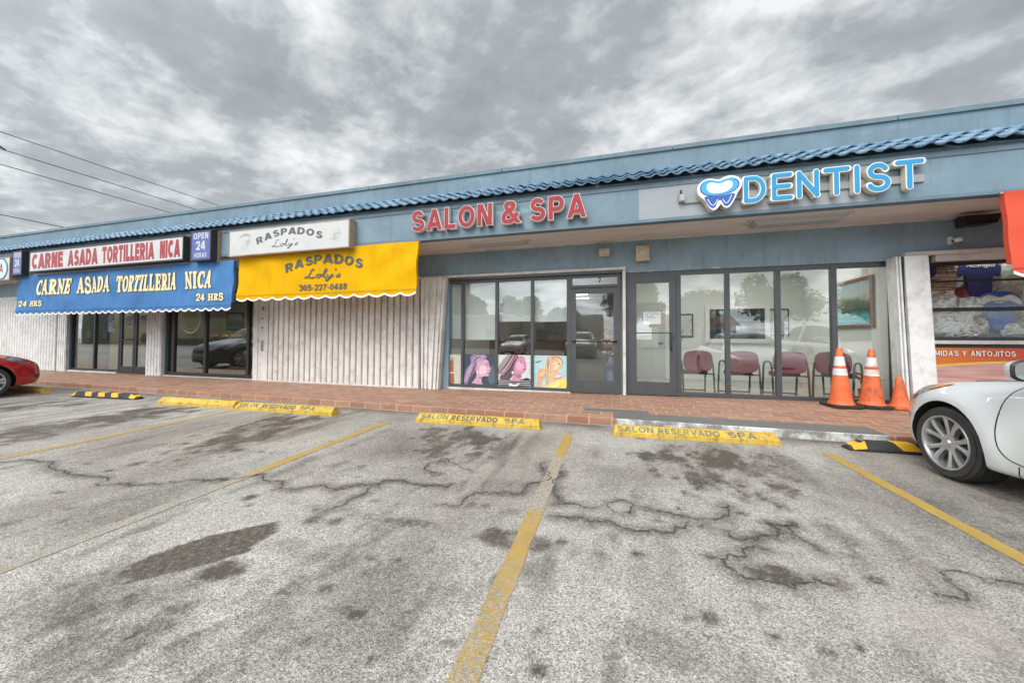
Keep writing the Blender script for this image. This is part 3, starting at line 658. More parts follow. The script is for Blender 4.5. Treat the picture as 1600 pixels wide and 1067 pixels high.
# ---------------------------------------------------------------- the shop building
FA, WY, PY = 5.87, 7.0, 6.35          # fascia front, shop-front wall, parapet front
XL, XR = -32, 13
bld = empty('shop_building', (0, 0, 0), 'long blue single storey strip of shops with tiled canopy and grey shop windows', 'building')
# parapet, coping, fascia, soffit
B(XL, XR, PY, PY + .2, 3.55, 4.37, 'parapet', M_PARA, bld)
m = MB(); x = XL
while x < XR:
    m.box(x, min(XR, x + 3.0) - .012, PY - .03, PY + .24, 4.372, 4.44); x += 3.0
m.build('coping', building_paint('coping_metal_paint', (.15, .215, .25)), bld)
B(XL, XR, PY + .2, 16, 4.0, 4.15, 'roof', paint('flat_roof', (.3, .3, .3)), bld)
B(XL, XR, FA, FA + .12, 3.078, 3.70, 'fascia', M_FASC, bld)
m = MB().box(XL, XR, FA - .012, FA + .135, 3.03, 3.0775); m.box(XL, XR, FA - .014, FA - .0015, 3.575, 3.59); m.build('fascia_trim', M_TRIMB, bld)
B(XL, XR, FA + .135, WY, 3.07, 3.10, 'soffit', M_SOFF, bld)
B(XL, XR, 6.955, WY, 3.045, 3.069, 'soffit_trim', M_WTRIM, bld)
# clay tile canopy: three courses of S-shaped tiles on a sloping bed
tr = MB(); PITCH = .205; y0, z0, y1, z1 = 5.80, 3.672, 6.345, 4.035; sl = math.hypot(y1 - y0, z1 - z0); uy, uz = (y1 - y0) / sl, (z1 - z0) / sl; nyy, nzz = -uz, uy
nt_ = int((XR - XL) / PITCH); SEG = 8
PROF = [(k / SEG, .036 * (math.cos(2 * math.pi * (k / SEG - .36)) if k / SEG < .74 else math.cos(2 * math.pi * (k / SEG - .36))) + .034) for k in range(SEG)]
for cidx in range(3):
    s0 = cidx * sl / 3 - .02; s1 = (cidx + 1) * sl / 3 + .03
    vs = []; fs = []
    for i in range(nt_):
        jx, js, jh = random.uniform(-.006, .006), random.uniform(-.012, .012), random.uniform(-.004, .006)
        base = len(vs)
        for k in range(SEG + 1):
            u = k / SEG; h = .019 * math.cos(2 * math.pi * (u - .36)) + .004 * math.cos(4 * math.pi * (u - .36)) + .022; x = XL + (i + u) * PITCH + jx
            for (s_, hh) in ((s0 + js, h + .054 - .022 + jh), (s0 + js, h + .054 + jh), (s1, h + .004)):
                vs.append((x, y0 + uy * s_ + nyy * hh, z0 + uz * s_ + nzz * hh))
        for k in range(SEG):
            a = base + 3 * k; fs += [(a, a + 3, a + 4, a + 1), (a + 1, a + 4, a + 5, a + 2)]
    tr.add(vs, fs, 0, True)
tr.build('tile_roof', M_TILE, bld, False, 40)
MB().add([(XL, y0 + .03, z0 - .012), (XR, y0 + .03, z0 - .012), (XR, PY - .002, z1 - .02), (XL, PY - .002, z1 - .02), (XL, FA - .002, 3.672), (XR, FA - .002, 3.672)], [(0, 1, 2, 3), (0, 1, 5, 4)]).build('tile_bed', M_FASC, bld)
# front wall: bulkhead over the openings and piers between them
m = MB(); m.box(XL, XR, WY, WY + .18, 2.56, 3.069); m.box(.263, 4.3995, WY + .001, WY + .178, 2.452, 2.5595); m.box(-3.41, .199, WY + .03, WY + .178, 2.4525, 2.5595); m.box(-16.79, -13.03, WY + .001, WY + .178, 2.452, 2.5595); m.box(-12.35, -8.41, WY + .001, WY + .178, 2.452, 2.5595)
for a, b in ((XL, -24), (-17.24, -16.80), (-13.02, -12.36), (-4.075, -3.42), (.20, .262), (4.40, 4.715), (10, XR)): m.box(a, b, WY + .002, WY + .18, -.05, 2.5595)
m.build('front_wall', M_WALL, bld)
B(XL, XR, 15.8, 16, -.05, 4.0, 'rear_wall', M_WALL, bld)
# rooms behind the glass
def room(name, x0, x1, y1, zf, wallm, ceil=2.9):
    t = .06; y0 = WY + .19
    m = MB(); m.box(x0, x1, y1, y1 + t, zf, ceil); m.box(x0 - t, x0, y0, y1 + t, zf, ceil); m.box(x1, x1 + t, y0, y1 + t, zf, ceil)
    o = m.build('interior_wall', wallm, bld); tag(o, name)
    B(x0 - t, x1 + t, WY + .1, y1 + t, zf - .05, zf - .002, 'interior_floor', M_FLOORT, bld)
    B(x0 - t, x1 + t, y0, y1 + t, ceil + .002, ceil + .05, 'interior_ceiling', M_CEIL, bld)
room('cream walls of the tortilla shop', -16.75, -8.95, 11.6, .10, M_INCREAM)
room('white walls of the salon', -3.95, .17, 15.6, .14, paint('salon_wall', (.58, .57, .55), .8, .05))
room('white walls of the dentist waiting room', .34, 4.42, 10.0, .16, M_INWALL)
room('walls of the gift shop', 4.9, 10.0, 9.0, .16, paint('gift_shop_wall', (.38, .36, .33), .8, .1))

# windows: an aluminium frame with its panes as children
def window(x_edges, z0, z1, fm, gm, label=None, mw=.055, y=WY + .03, dep=.085, skip=(), sill=None, name='window'):
    m = MB(); a, b = x_edges[0], x_edges[-1]
    m.box(a, b, y, y + dep, z1 - mw, z1); m.box(a, b, y, y + dep, z0, z0 + mw)
    for i, x in enumerate(x_edges):
        lo = x if i == 0 else x - mw / 2; hi = x if i == len(x_edges) - 1 else x + mw / 2
        if i == 0: hi = x + mw
        if i == len(x_edges) - 1: lo = x - mw
        m.box(lo, hi, y + .0015, y + dep - .0015, z0 + mw, z1 - mw)
    f = m.build(name, fm, bld)
    if label: tag(f, label)
    for i in range(len(x_edges) - 1):
        if i in skip: continue
        MB().box(x_edges[i] + mw / 2 - .004, x_edges[i + 1] - mw / 2 + .004, y + .04, y + .046, z0 + mw - .006, z1 - mw + .006).build('pane', gm, f)
    return f
def door(x0, x1, z0, z1, fm, gm, label, st=.085, top=.11, bot=.25, y=WY + .026, handle='bar', hx=None):
    m = MB(); d = .05
    m.box(x0, x0 + st, y, y + d, z0, z1); m.box(x1 - st, x1, y, y + d, z0, z1)
    m.box(x0 + st, x1 - st, y + .001, y + d - .001, z0, z0 + bot); m.box(x0 + st, x1 - st, y + .001, y + d - .001, z1 - top, z1)
    f = tag(m.build('door', fm, bld), label)
    MB().box(x0 + st - .005, x1 - st + .005, y + .022, y + .028, z0 + bot - .005, z1 - top + .005).build('pane', gm, f)
    h = MB(); zc = z0 + 1.0
    if handle == 'bar':
        h.tube([(x0 + .03, y - .03, zc), (x1 - .03, y - .03, zc)], .014); h.tube([(x0 + .03, y, zc), (x0 + .03, y - .03, zc)], .014); h.tube([(x1 - .03, y, zc), (x1 - .03, y - .03, zc)], .014)
    else:
        hx = hx or x1 - st * .7
        h.tube([(hx, y, zc + .14), (hx - .015, y - .05, zc + .14), (hx - .02, y - .06, zc + .08), (hx - .02, y - .06, zc - .10), (hx - .015, y - .05, zc - .17), (hx, y, zc - .17)], .013)
        h.tube([(x0 + st, y - .012, zc + .15), (hx, y - .012, zc + .15)], .009); h.lathe([(.0, -.012), (.018, -.012), (.018, .0)], 12, axis='Y', c=(hx + .035, y, zc + .06))
    h.build('handle', M_BLACK if handle == 'bar' else M_ALUD, f)
    for zz in (z0 + .2, (z0 + z1) / 2, z1 - .2): MB().box(x0 - .012, x0 - .001, y - .006, y + .02, zz - .05, zz + .05).build('hinge', fm, f)
    return f
# dentist front
w = window([.27, 1.19, 1.985, 2.755, 3.55, 4.37], wz(2.3) - .01, 2.45, M_ALU, M_GLASS, 'grey framed dentist window of four tall panes', .075, skip=(0,))
B(.268, .335, WY + .035, WY + .11, wz(.3), 2.37, 'door_jamb', M_ALU, bld)
door(.34, 1.145, wz(.7) + .012, 2.372, M_ALU, M_GLASS, 'wide grey glass door of the dentist', .115, .13, .24, handle='pull')
m = MB()
m.box(4.372, 4.40, WY - .02, WY + .2, .18, 2.5); m.build('window_jamb', M_ALUD, bld)
# salon front
window([-3.52, -3.115, -2.335, -1.565, -.80], wz(-2) + .035, 2.45, M_ALU, M_GLASS, 'salon window with four panes over women posters', .06)
B(-3.52, -.79, WY + .01, WY + .13, wz(-2) - .03, wz(-2) + .033, 'sill', M_WTRIM, bld)
window([-.80, .16], 2.20, 2.45, M_ALU, M_GLASS, 'small transom window above the salon door', .05)
B(-.80, -.765, WY + .03, WY + .1, wz(-.5), 2.197, 'door_jamb', M_ALU, bld); B(.125, .16, WY + .03, WY + .1, wz(0), 2.197, 'door_jamb', M_ALU, bld)
door(-.762, .122, wz(-.3) + .012, 2.18, M_ALU, M_GLASS, 'grey glass salon door with black push bar', .085, .10, .24)
B(-3.42, .198, WY - .04, WY + .028, 2.452, 2.50, 'window_head', M_ALU, bld)
m = MB().box(-4.02, .262, WY - .07, WY + .02, 2.503, 2.558, 0, .008); m.box(.203, .258, WY - .075, WY, wz(.2), 2.5, 0, .006); m.build('shutter_track', M_WTRIM, bld)
# tortilla shop front
window([-16.80, -15.62, -14.40], .14, 2.45, M_ALUD, M_GLASSD, 'dark tinted window of the tortilla shop beside its double doors', .06)
window([-14.40, -13.02], 2.20, 2.45, M_ALUD, M_GLASSD, None, .05)
door(-14.37, -13.72, .115, 2.19, M_ALUD, M_GLASSD, 'left leaf of the dark double doors under the blue awning', .07, .09, .2)
door(-13.70, -13.05, .115, 2.19, M_ALUD, M_GLASSD, 'right leaf of the dark double doors under the blue awning', .07, .09, .2)
window([-12.36, -12.08, -10.82, -9.26, -8.90], .115, 2.45, M_ALUD, M_GLASSD, 'dark shop window with three black mullions under the blue awning', .09)
B(-16.8, -14.42, WY - .03, WY + .1, .06, .135, 'sill', M_WTRIM, bld); B(-12.36, -8.92, WY - .03, WY + .1, .06, .112, 'sill', M_WTRIM, bld)
# piers clad in white metal
def pier(x0, x1, z1, lab):
    m = MB().box(x0, x1, WY - .06, WY - .0015, .09, z1); n_ = max(2, int((x1 - x0) / .11))
    for i in range(n_): m.box(x0 + (i + .15) * (x1 - x0) / n_, x0 + (i + .75) * (x1 - x0) / n_, WY - .075, WY - .0605, .09, z1)
    tag(m.build('pier', M_SHUTC, bld), lab)
pier(-17.26, -16.82, 2.5, 'white metal pier left of the tortilla shop'); pier(-13.02, -12.40, 2.5, 'white metal pier between the shop doors and the window')

# accordion storm shutters: slat profile pulled up; each is one part of the building
def slats(x0, x1, z1, mat, lab, n, dep=.05, lean=0, y=WY - .07, zt=None, name='shutter'):
    m = MB(); nn = n * 8; vs = []
    for lev in (0, 1):
        for i in range(nn + 1):
            u = i / nn; f = (i % 8) / 8; d = dep * math.sin(math.pi * f) ** .6 if f > 0 else -dep * .5
            x = x0 + (x1 - x0) * u; z = (wz(x) + .015) if lev == 0 else z1
            vs.append((x + (lean * (u if lean > 0 else (1 - u)) if lev else 0), y - d, z))
    k = nn + 1; m.add(vs, [(i, i + 1, k + i + 1, k + i) for i in range(nn)], 0, True)
    m.mi = [1 if i % 8 in (0, 7) else 0 for i in range(nn)]  # fold faces take the darker metal with painted shade
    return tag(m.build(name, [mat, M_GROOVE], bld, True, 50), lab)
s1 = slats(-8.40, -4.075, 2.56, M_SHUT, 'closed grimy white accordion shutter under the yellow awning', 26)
B(-8.40, -4.08, WY - .115, WY - .03, .088, .115, 'rail', M_SHUT, s1); B(-8.40, -4.08, WY - .12, WY - .02, 2.50, 2.556, 'rail', M_SHUT, s1)
m = MB()
for i in range(3): m.box(-8.90 + i * .165, -8.90 + (i + 1) * .165 - .008, WY - .10 + .012 * (i % 2), WY - .04, .095, 2.55)
pp = tag(m.build('shutter_post', M_SHUT, bld), 'flat white lock post at the left end of the closed shutter')
MB().box(-8.62, -8.55, WY - .112, WY - .1005, .85, 1.12).build('lock_plate', paint('bare_steel', (.32, .32, .32), .4, .2, metal=.7), pp)
for a, b, c_, d in ((-8.60, -8.57, 1.42, 1.46), (-8.595, -8.57, 1.9, 1.98), (-8.60, -8.58, 1.66, 1.7)): B(a, b, WY - .115, WY - .101, c_, d, 'slot', M_BLACK, pp)
m = MB().box(-24, -17.26, WY - .04, WY - .03, .09, 2.56); m.build('shutter_backing', M_SHUTC, bld)
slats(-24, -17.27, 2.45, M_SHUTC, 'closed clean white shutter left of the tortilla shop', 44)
# folded shutter stacks: bundles of upright blades that lean
def stack(x0b, x1b, x0t, x1t, zt, n, mat, lab, flat=0):
    m = MB()
    for i in range(n):
        u = (i + .5) / n; w_b = (x1b - x0b) / n * .42; w_t = (x1t - x0t) / n * .42; yo = (.0, .045, .015, .055, .03)[i % 5]
        xb, xt = x0b + (x1b - x0b) * u, x0t + (x1t - x0t) * u; zb = wz(xb) + .01
        y_, y2 = WY - .235 + yo, WY - .03
        m.add([(xb - w_b, y_, zb), (xb + w_b, y_, zb), (xb + w_b, y2, zb), (xb - w_b, y2, zb), (xt - w_t, y_, zt), (xt + w_t, y_, zt), (xt + w_t, y2, zt), (xt - w_t, y2, zt)],
              [(0, 1, 2, 3), (4, 5, 6, 7), (0, 1, 5, 4), (1, 2, 6, 5), (2, 3, 7, 6), (3, 0, 4, 7)])
    o = tag(m.build('shutter', mat, bld), lab)
    MB().add([(x0b, WY - .16, wz(x0b)), (x1b, WY - .16, wz(x1b)), (x1t, WY - .16, zt), (x0t, WY - .16, zt)], [(0, 1, 2, 3)]).build('backing', M_SHUT, o)
    return o
stack(-3.95, -3.58, -3.98, -3.42, 2.50, 9, M_SHUT, 'folded grimy white shutter bundle leaning beside the salon window')
o = stack(4.255, 4.37, 4.20, 4.30, 2.47, 4, M_SHUTC, 'folded white shutter bundle beside the orange cones')
m = MB(); m.add([(4.375, WY - .24, .2), (4.665, WY - .24, .2), (4.59, WY - .24, 2.47), (4.305, WY - .24, 2.47), (4.40, WY - .05, .2), (4.70, WY - .05, .2), (4.70, WY - .05, 2.47), (4.40, WY - .05, 2.47)],
                [(0, 1, 2, 3), (4, 5, 6, 7), (0, 1, 5, 4), (1, 2, 6, 5), (2, 3, 7, 6), (3, 0, 4, 7)]); m.build('end_panel', M_SHUTC, o)
m = MB().box(4.40, 8.5, WY - .12, WY - .002, 2.495, 2.555, 0, .008); m.box(4.80, 8.5, WY - .06, WY + .03, 2.40, 2.4945); m.build('shutter_track', M_WTRIM, bld)

# gift shop window at the right: bars, sill, food banner below
gw = window([4.72, 6.9, 9.0], 1.19, 2.40, M_ALUD, glass('gift_shop_glass', (.95, .97, .965), 1.2, .02), 'gift shop window with black bars full of wrapped clothes', .05)
B(4.72, 9.0, WY + .01, WY + .028, 2.08, 2.11, 'security_bar', M_BLACK, gw); B(4.72, 9.0, WY + .01, WY + .028, 1.635, 1.69, 'security_bar', M_BLACK, gw)
B(4.72, 10, WY - .05, WY + .18, 1.135, 1.187, 'sill', M_WTRIM, bld)
B(4.72, 10, WY + .02, WY + .16, -.05, 1.132, 'stall_riser', paint('dark_riser', (.05, .045, .045)), bld)

# ---------------------------------------------------------------- awnings
def awning(name, x0, x1, ztop, zbot, y, mat, lab, cat, trim, nsc, seed, scall=.035, seam_m=None, group=None):
    r_ = random.Random(seed); ph = [r_.uniform(0, 6.28) for _ in range(6)]
    def surf(x, z):
        t = max(0, min(1, (ztop - z) / (ztop - zbot)))
        w = .020 * math.sin(x * 2.1 + ph[0] + z * 2.5) + .014 * math.sin(x * 4.7 + ph[1] - z * 4) + .008 * math.sin(x * 9 + ph[2] + z * 3)
        d = .018 * math.sin((x - z * 1.6) * 5.4 + ph[3]) * math.exp(-((x - x1) / .9) ** 2) + .018 * math.sin((x + z * 1.5) * 5.8 + ph[4]) * math.exp(-((x - x0) / .9) ** 2)
        return y - .05 * t - (w + d) * math.sin(math.pi * min(1, t * 1.1 + .06))
    o = empty(name, (0, 0, 0), lab, cat, group)
    nx = max(40, int((x1 - x0) * 16)); zv = .17
    m = MB(); vs = []; rows = 14
    for j in range(rows + 1):
        z = ztop + (zbot + zv - ztop) * j / rows
        for i in range(nx + 1): x = x0 + (x1 - x0) * i / nx; vs.append((x, surf(x, z), z))
    k = nx + 1
    m.add(vs, [(j * k + i, j * k + i + 1, (j + 1) * k + i + 1, (j + 1) * k + i) for j in range(rows) for i in range(nx)], 0, True)
    # side returns to the wall side
    for xx in (x0, x1):
        vs = []
        for j in range(rows + 1): z = ztop + (zbot + zv - ztop) * j / rows; vs += [(xx, surf(xx, z), z), (xx, surf(xx, z) + .06, z)]
        m.add(vs, [(2 * j, 2 * j + 1, 2 * j + 3, 2 * j + 2) for j in range(rows)])
    can = m.build('canvas', mat, o, False)
    # valance with scalloped edge
    def edge(x): return zbot + scall * abs(math.sin(math.pi * nsc * (x - x0) / (x1 - x0)))
    m = MB(); tm = MB(); nv = nsc * 10; vs = []; tv = []
    for i in range(nv + 1):
        x = x0 + (x1 - x0) * i / nv; zt = zbot + zv; yb = surf(x, zt) - .006; sway = .008 * math.sin(x * 5 + ph[5])
        zz = zbot + scall - scall * abs(math.sin(math.pi * nsc * (x - x0) / (x1 - x0)))
        vs += [(x, yb, zt + .012), (x, yb - .004 + sway, zz)]; tv += [(x, yb - .007 + sway, zz + .022), (x, yb - .007 + sway, zz - .014)]
    fs = [(2 * i, 2 * i + 1, 2 * i + 3, 2 * i + 2) for i in range(nv)]
    va = m.add(vs, fs, 0, True).build('valance', mat, o, False); tm.add(tv, fs, 0, True).build('trim', trim, va, False)
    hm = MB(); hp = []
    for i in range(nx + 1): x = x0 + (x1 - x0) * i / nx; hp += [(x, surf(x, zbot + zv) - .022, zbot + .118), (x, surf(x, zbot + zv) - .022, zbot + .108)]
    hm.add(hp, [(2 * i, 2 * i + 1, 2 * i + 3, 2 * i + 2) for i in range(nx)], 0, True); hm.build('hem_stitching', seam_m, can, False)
    # rods at top and hem
    rd = MB(); rd.tube([(x0 - .02, surf(x0, ztop) + .03, ztop - .012), (x1 + .02, surf(x1, ztop) + .03, ztop - .012)], .016); rd.build('rod', paint('galvanised_rod', (.4, .41, .42), .4, .1, metal=.6), o)
    return o, surf
def canvas_mat(name, col, fade=1.25):
    q = NB(name, .75)
    c = q.ramp(q.noise(1.1, 5, .6), (.3, tuple(v * .86 for v in col)), (.72, tuple(min(1, v * fade) for v in col)))
    c = q.mix(q.ramp(q.noise(3, 6, .7, (1.2, 1.2, .3)), (.50, 0), (.76, .55)), c, tuple(min(1, v * .6) for v in col))
    q.color(c); q.b.inputs['Specular IOR Level'].default_value = .12; wr = q.noise(1.6, 4, .55, (1, 1, .55), 1.2, (3, 1, 5)); q.bump(q.math('MULTIPLY_ADD', q.noise(240, 2, .5), .03, wr), .55, .06); return q.m
M_TRIMW = paint('white_binding_tape', (.78, .77, .75), .7, .06)
aw, sf = awning('awning', -16.44, -8.12, 2.93, 1.80, FA - .04, canvas_mat('faded_blue_canvas', (.066, .185, .40)), 'faded blue canvas awning lettered CARNE ASADA TORTILLERIA NICA', 'awning', M_TRIMW, 32, 4, .05, paint('blue_hem_stitching', (.04, .10, .24), .8))  # last colour is the darker blue hem stitching
lt = MB(); yy = lambda x, z: sf(x, z) - .015; y2 = lambda x, z: sf(x, z) - .010
M_CREAM = paint('cream_lettering', (.80, .70, .42), .7, .08, 20); M_CREAMD = paint('letter_outline', (.40, .27, .10), .7, .1)
for (t, a, b, z0_, z1_) in (('CARNE', -15.45, -13.97, 2.36, 2.76), ('ASADA', -13.66, -12.30, 2.36, 2.75), ('TORTILLERIA', -12.02, -9.90, 2.33, 2.72), ('NICA', -9.60, -8.72, 2.33, 2.71)):
    serif_text(lt, t, a, b, z0_, z1_, y2, 1, .09, .10); serif_text(lt, t, a, b, z0_, z1_, yy, 0, .09, .05); lt.build('lettering', [M_CREAM, M_CREAMD], aw, False); lt = MB()
for (t, a, b, z0_, z1_) in (('24', -16.3, -15.9, 2.05, 2.19), ('HRS', -15.75, -15.18, 2.05, 2.19), ('24', -9.20, -8.93, 2.03, 2.18), ('HRS', -8.82, -8.35, 2.03, 2.18)):
    serif_text(lt, t, a, b, z0_, z1_, y2, 1, .09, .10); serif_text(lt, t, a, b, z0_, z1_, yy, 0, .09, .05); lt.build('lettering', [M_CREAM, M_CREAMD], aw, False); lt = MB()
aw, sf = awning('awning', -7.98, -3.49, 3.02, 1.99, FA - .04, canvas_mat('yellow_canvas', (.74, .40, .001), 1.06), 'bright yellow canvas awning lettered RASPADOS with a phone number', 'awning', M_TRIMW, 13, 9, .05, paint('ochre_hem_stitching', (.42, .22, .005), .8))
lt = MB(); yy = lambda x, z: sf(x, z) - .014
M_GREYL = paint('dark_grey_lettering', (.075, .095, .10), .7, .25, 12)
arch_text(lt, 'RASPADOS', -5.66, 2.55, 1.90, .185, .165, yy, .06, 0, .75)
script_text(lt, "Loly's", -6.08, -5.22, 2.42, 2.60, yy, .026)
text_faces(lt, '305-227-0488', -6.22, -5.05, 2.155, 2.285, yy, .03)
lt.build('lettering', M_GREYL, aw, False)
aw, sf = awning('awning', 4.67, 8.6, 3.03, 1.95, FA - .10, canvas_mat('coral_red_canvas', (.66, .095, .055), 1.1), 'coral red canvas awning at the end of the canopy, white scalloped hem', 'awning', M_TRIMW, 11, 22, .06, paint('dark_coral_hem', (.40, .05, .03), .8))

# ---------------------------------------------------------------- signs on the fascia
def box_sign(name, x0, x1, z0, z1, yf, lab, face, frame, fr=.03, yb=FA):
    o = empty(name, (0, 0, 0), lab, 'sign')
    m = MB().box(x0, x1, yf + .015, yb - .002, z0, z1)
    for a, b, c_, d in ((x0, x1, z1 - fr, z1), (x0, x1, z0, z0 + fr), (x0, x0 + fr, z0 + fr, z1 - fr), (x1 - fr, x1, z0 + fr, z1 - fr)): m.box(a, b, yf, yf + .0148, c_, d)
    m.build('cabinet', frame, o)
    B(x0 + fr, x1 - fr, yf + .005, yf + .0145, z0 + fr, z1 - fr, 'face_panel', face, o)
    return o
M_SIGNW = paint('white_sign_acrylic', (.56, .57, .565), .3, .06, 3, (.5, .47, .42), .3, bump=0)
M_CABD = paint('dark_sign_cabinet', (.03, .035, .04), .5, .2)
M_CABB = paint('tan_sign_cabinet', (.33, .24, .17), .55, .2, 4, (.5, .48, .45), .5)
M_RED = paint('red_sign_lettering', (.34, .022, .03), .4, .12, 4, bump=0)
sg = box_sign('box_sign', -15.54, -9.49, 2.975, 3.54, FA - .20, 'long white box sign with red condensed CARNE ASADA TORTILLERIA NICA lettering', M_SIGNW, M_CABD)
lt = MB()
for t, a, b in (('CARNE', -15.42, -14.02), ('ASADA', -13.80, -12.58), ('TORTILLERIA', -12.40, -10.48), ('NICA', -10.28, -9.60)): text_faces(lt, t, a, b, 3.05, 3.47, FA - .20 + .004, .11, gap=.07); lt.build('lettering', M_RED, sg); lt = MB()
M_SIGNB = paint('blue_sign_acrylic', (.085, .11, .38), .35, .1, 3, bump=0)
def open_sign(x0, x1, lab):
    sg = box_sign('open_sign', x0, x1, 2.93, 3.61, FA - .20, lab, M_SIGNB, M_CABD, .03)
    lt = MB(); y = FA - .20 + .004; w = x1 - x0
    text_faces(lt, 'OPEN', x0 + .14 * w, x1 - .14 * w, 3.42, 3.56, y, .05); text_faces(lt, '24', x0 + .27 * w, x1 - .27 * w, 3.17, 3.37, y, .06); text_faces(lt, 'HORAS', x0 + .2 * w, x1 - .2 * w, 3.0, 3.11, y, .05)
    lt.build('lettering', M_SIGNW, sg)
    m = MB().box(x1 + .002, x1 + .025, FA - .06, FA - .002, 2.90, 3.60); m.build('side_frame', M_CABB, sg)
open_sign(-9.26, -8.62, 'blue OPEN 24 HORAS box sign between the two white signs'); open_sign(-16.37, -15.90, 'blue OPEN 24 HORAS box sign left of the long white red lettered sign')
sg = box_sign('emblem_sign', -18.2, -16.42, 2.80, 3.46, FA - .22, 'white box sign with a round blue ringed emblem at the far left', M_SIGNW, M_CABB)
m = MB(); yf = FA - .22 - .002
m.prism(arc(-16.85, 3.13, .33, .31, 0, 360, 40)[:-1], 'Y', yf - .002, yf, 0); m.build('emblem', [paint('emblem_blue', (.03, .12, .28), .4)], sg)
m = MB(); m.prism(arc(-16.85, 3.13, .295, .275, 0, 360, 40)[:-1], 'Y', yf - .004, yf - .0022, 0)
m.build('emblem_disc', paint('emblem_pale', (.55, .68, .72), .4), sg)
m = MB(); text_faces(m, 'A', -16.93, -16.72, 3.02, 3.28, yf - .006, .03); m.build('lettering', M_RED, sg)
sg = box_sign('box_sign', -8.08, -4.91, 2.955, 3.525, FA - .20, 'white box sign with arched grey RASPADOS above the yellow awning', M_SIGNW, M_CABB, .022)
lt = MB(); y = FA - .20 + .004; M_GREY2 = paint('faded_grey_lettering', (.10, .105, .11), .5, .15, bump=0)
arch_text(lt, 'RASPADOS', -6.42, 3.16, 1.70, .145, .165, y, .085, 0, .9)
script_text(lt, "Loly's", -6.85, -6.15, 3.09, 3.235, y, .018)
lt.build('lettering', M_GREY2, sg, False)
# faint worn line drawings at both ends of that sign (a straw-hat arc and loose strokes)
M_FAINT = paint('faded_drawing', (.50, .48, .42), .5, .2, 20, bump=0); M_HAT = paint('faded_straw', (.42, .36, .16), .5, .3, 20, bump=0)
rr = random.Random(5)
for cx, s_ in ((-7.58, 1), (-5.27, -1)):
    dr = MB()
    if s_ == 1: ribbon(dr, arc(cx - .02, 3.33, .17, .08, 20, 175, 10), [.012 + .03 * math.sin(math.pi * i / 10) for i in range(11)], y - .0006, 1)
    for i in range(15):
        a = rr.uniform(0, 360); rx_, rz_ = rr.uniform(.02, .12), rr.uniform(.02, .09); px, pz = cx + rr.uniform(-.10, .10), 3.23 + rr.uniform(-.14, .13)
        ribbon(dr, arc(px, pz, rx_, rz_, a, a + rr.uniform(70, 180), 8), rr.uniform(.004, .010), y - .0002 * i - .001, 0)
    dr.build('faded_drawing', [M_FAINT, M_HAT], sg, False)
# channel letters
def channel(name, txt, x0, x1, z0, z1, lab, back, face, T, grow, depth, gap, border=None, caps=False):
    """separate raised letters: return with sides, a face in front of it, each letter a part of the sign"""
    o = empty(name, (0, 0, 0), lab, 'sign'); ws = [None if c == ' ' else sans_glyph(c, T)[0] for c in txt]; tot = sum(.34 if w is None else w + gap for w in ws) - gap; sc = (x1 - x0) / tot; x = 0; yb = FA - .03; yf = yb - depth
    for ch, w in zip(txt, ws):
        if w is None: x += .34; continue
        P = lambda p, yy: (x0 + (x + p[0]) * sc, yy, z0 + p[1] * (z1 - z0))
        b = MB()
        for k, (vs, fs) in enumerate(glyph_quads(ch, T, grow, caps)[1]):
            n = len(vs); y_ = yf - .0004 * k; V = [P(p, y_) for p in vs] + [P(p, yb) for p in vs]; cnt = {}
            for f in fs:
                for i in range(len(f)): e_ = (f[i], f[(i + 1) % len(f)]); key = tuple(sorted(e_)); cnt[key] = cnt.get(key, 0) + 1
            b.add(V, [], 0); o_ = len(b.v) - 2 * n
            for f in fs: b.f.append([i + o_ for i in f]); b.mi.append(1 if border else 0); b.sm.append(False)
            for (i, k_), c_ in cnt.items():
                if c_ == 1: b.f.append([i + o_, k_ + o_, k_ + n + o_, i + n + o_]); b.mi.append(0); b.sm.append(False)
        b_ = b.build('letter', [back, border or back], o, False); m = MB()
        for k, (vs, fs) in enumerate(glyph_quads(ch, T, 0, caps)[1]): m.add([P(p, yf - .006 - .0004 * k) for p in vs], fs)
        m.build('letter_face', face, b_, False); x += w + gap
    return o
M_PINKW = paint('weathered_white_return', (.72, .64, .61), .5, .1, 8); M_REDF = paint('red_letter_acrylic', (.31, .012, .02), .55, .12, 5, bump=0)
channel('channel_letter_sign', 'SALON & SPA', -3.59, -.39, 3.175, 3.56, 'red raised SALON & SPA letters on the blue fascia', M_PINKW, M_REDF, .195, .05, .085, .14)
M_BEIGE = paint('beige_letter_return', (.66, .62, .52), .5, .08, 6); M_CYAN = paint('cyan_letter_acrylic', (.014, .27, .52), .25, .06, 3, bump=0); M_LWHITE = paint('white_letter_face', (.82, .84, .84), .3, .03, bump=0)
ds = channel('channel_letter_sign', 'DENTIST', 1.85, 3.86, 3.16, 3.54, 'cyan raised DENTIST letters with white edges and a tooth emblem', M_BEIGE, M_CYAN, .155, .065, .085, .22, M_LWHITE, True)
m = MB().box(1.08, 3.95, FA - .028, FA - .001, 3.27, 3.37); m.build('raceway', paint('grey_raceway', (.30, .32, .33), .5), ds)
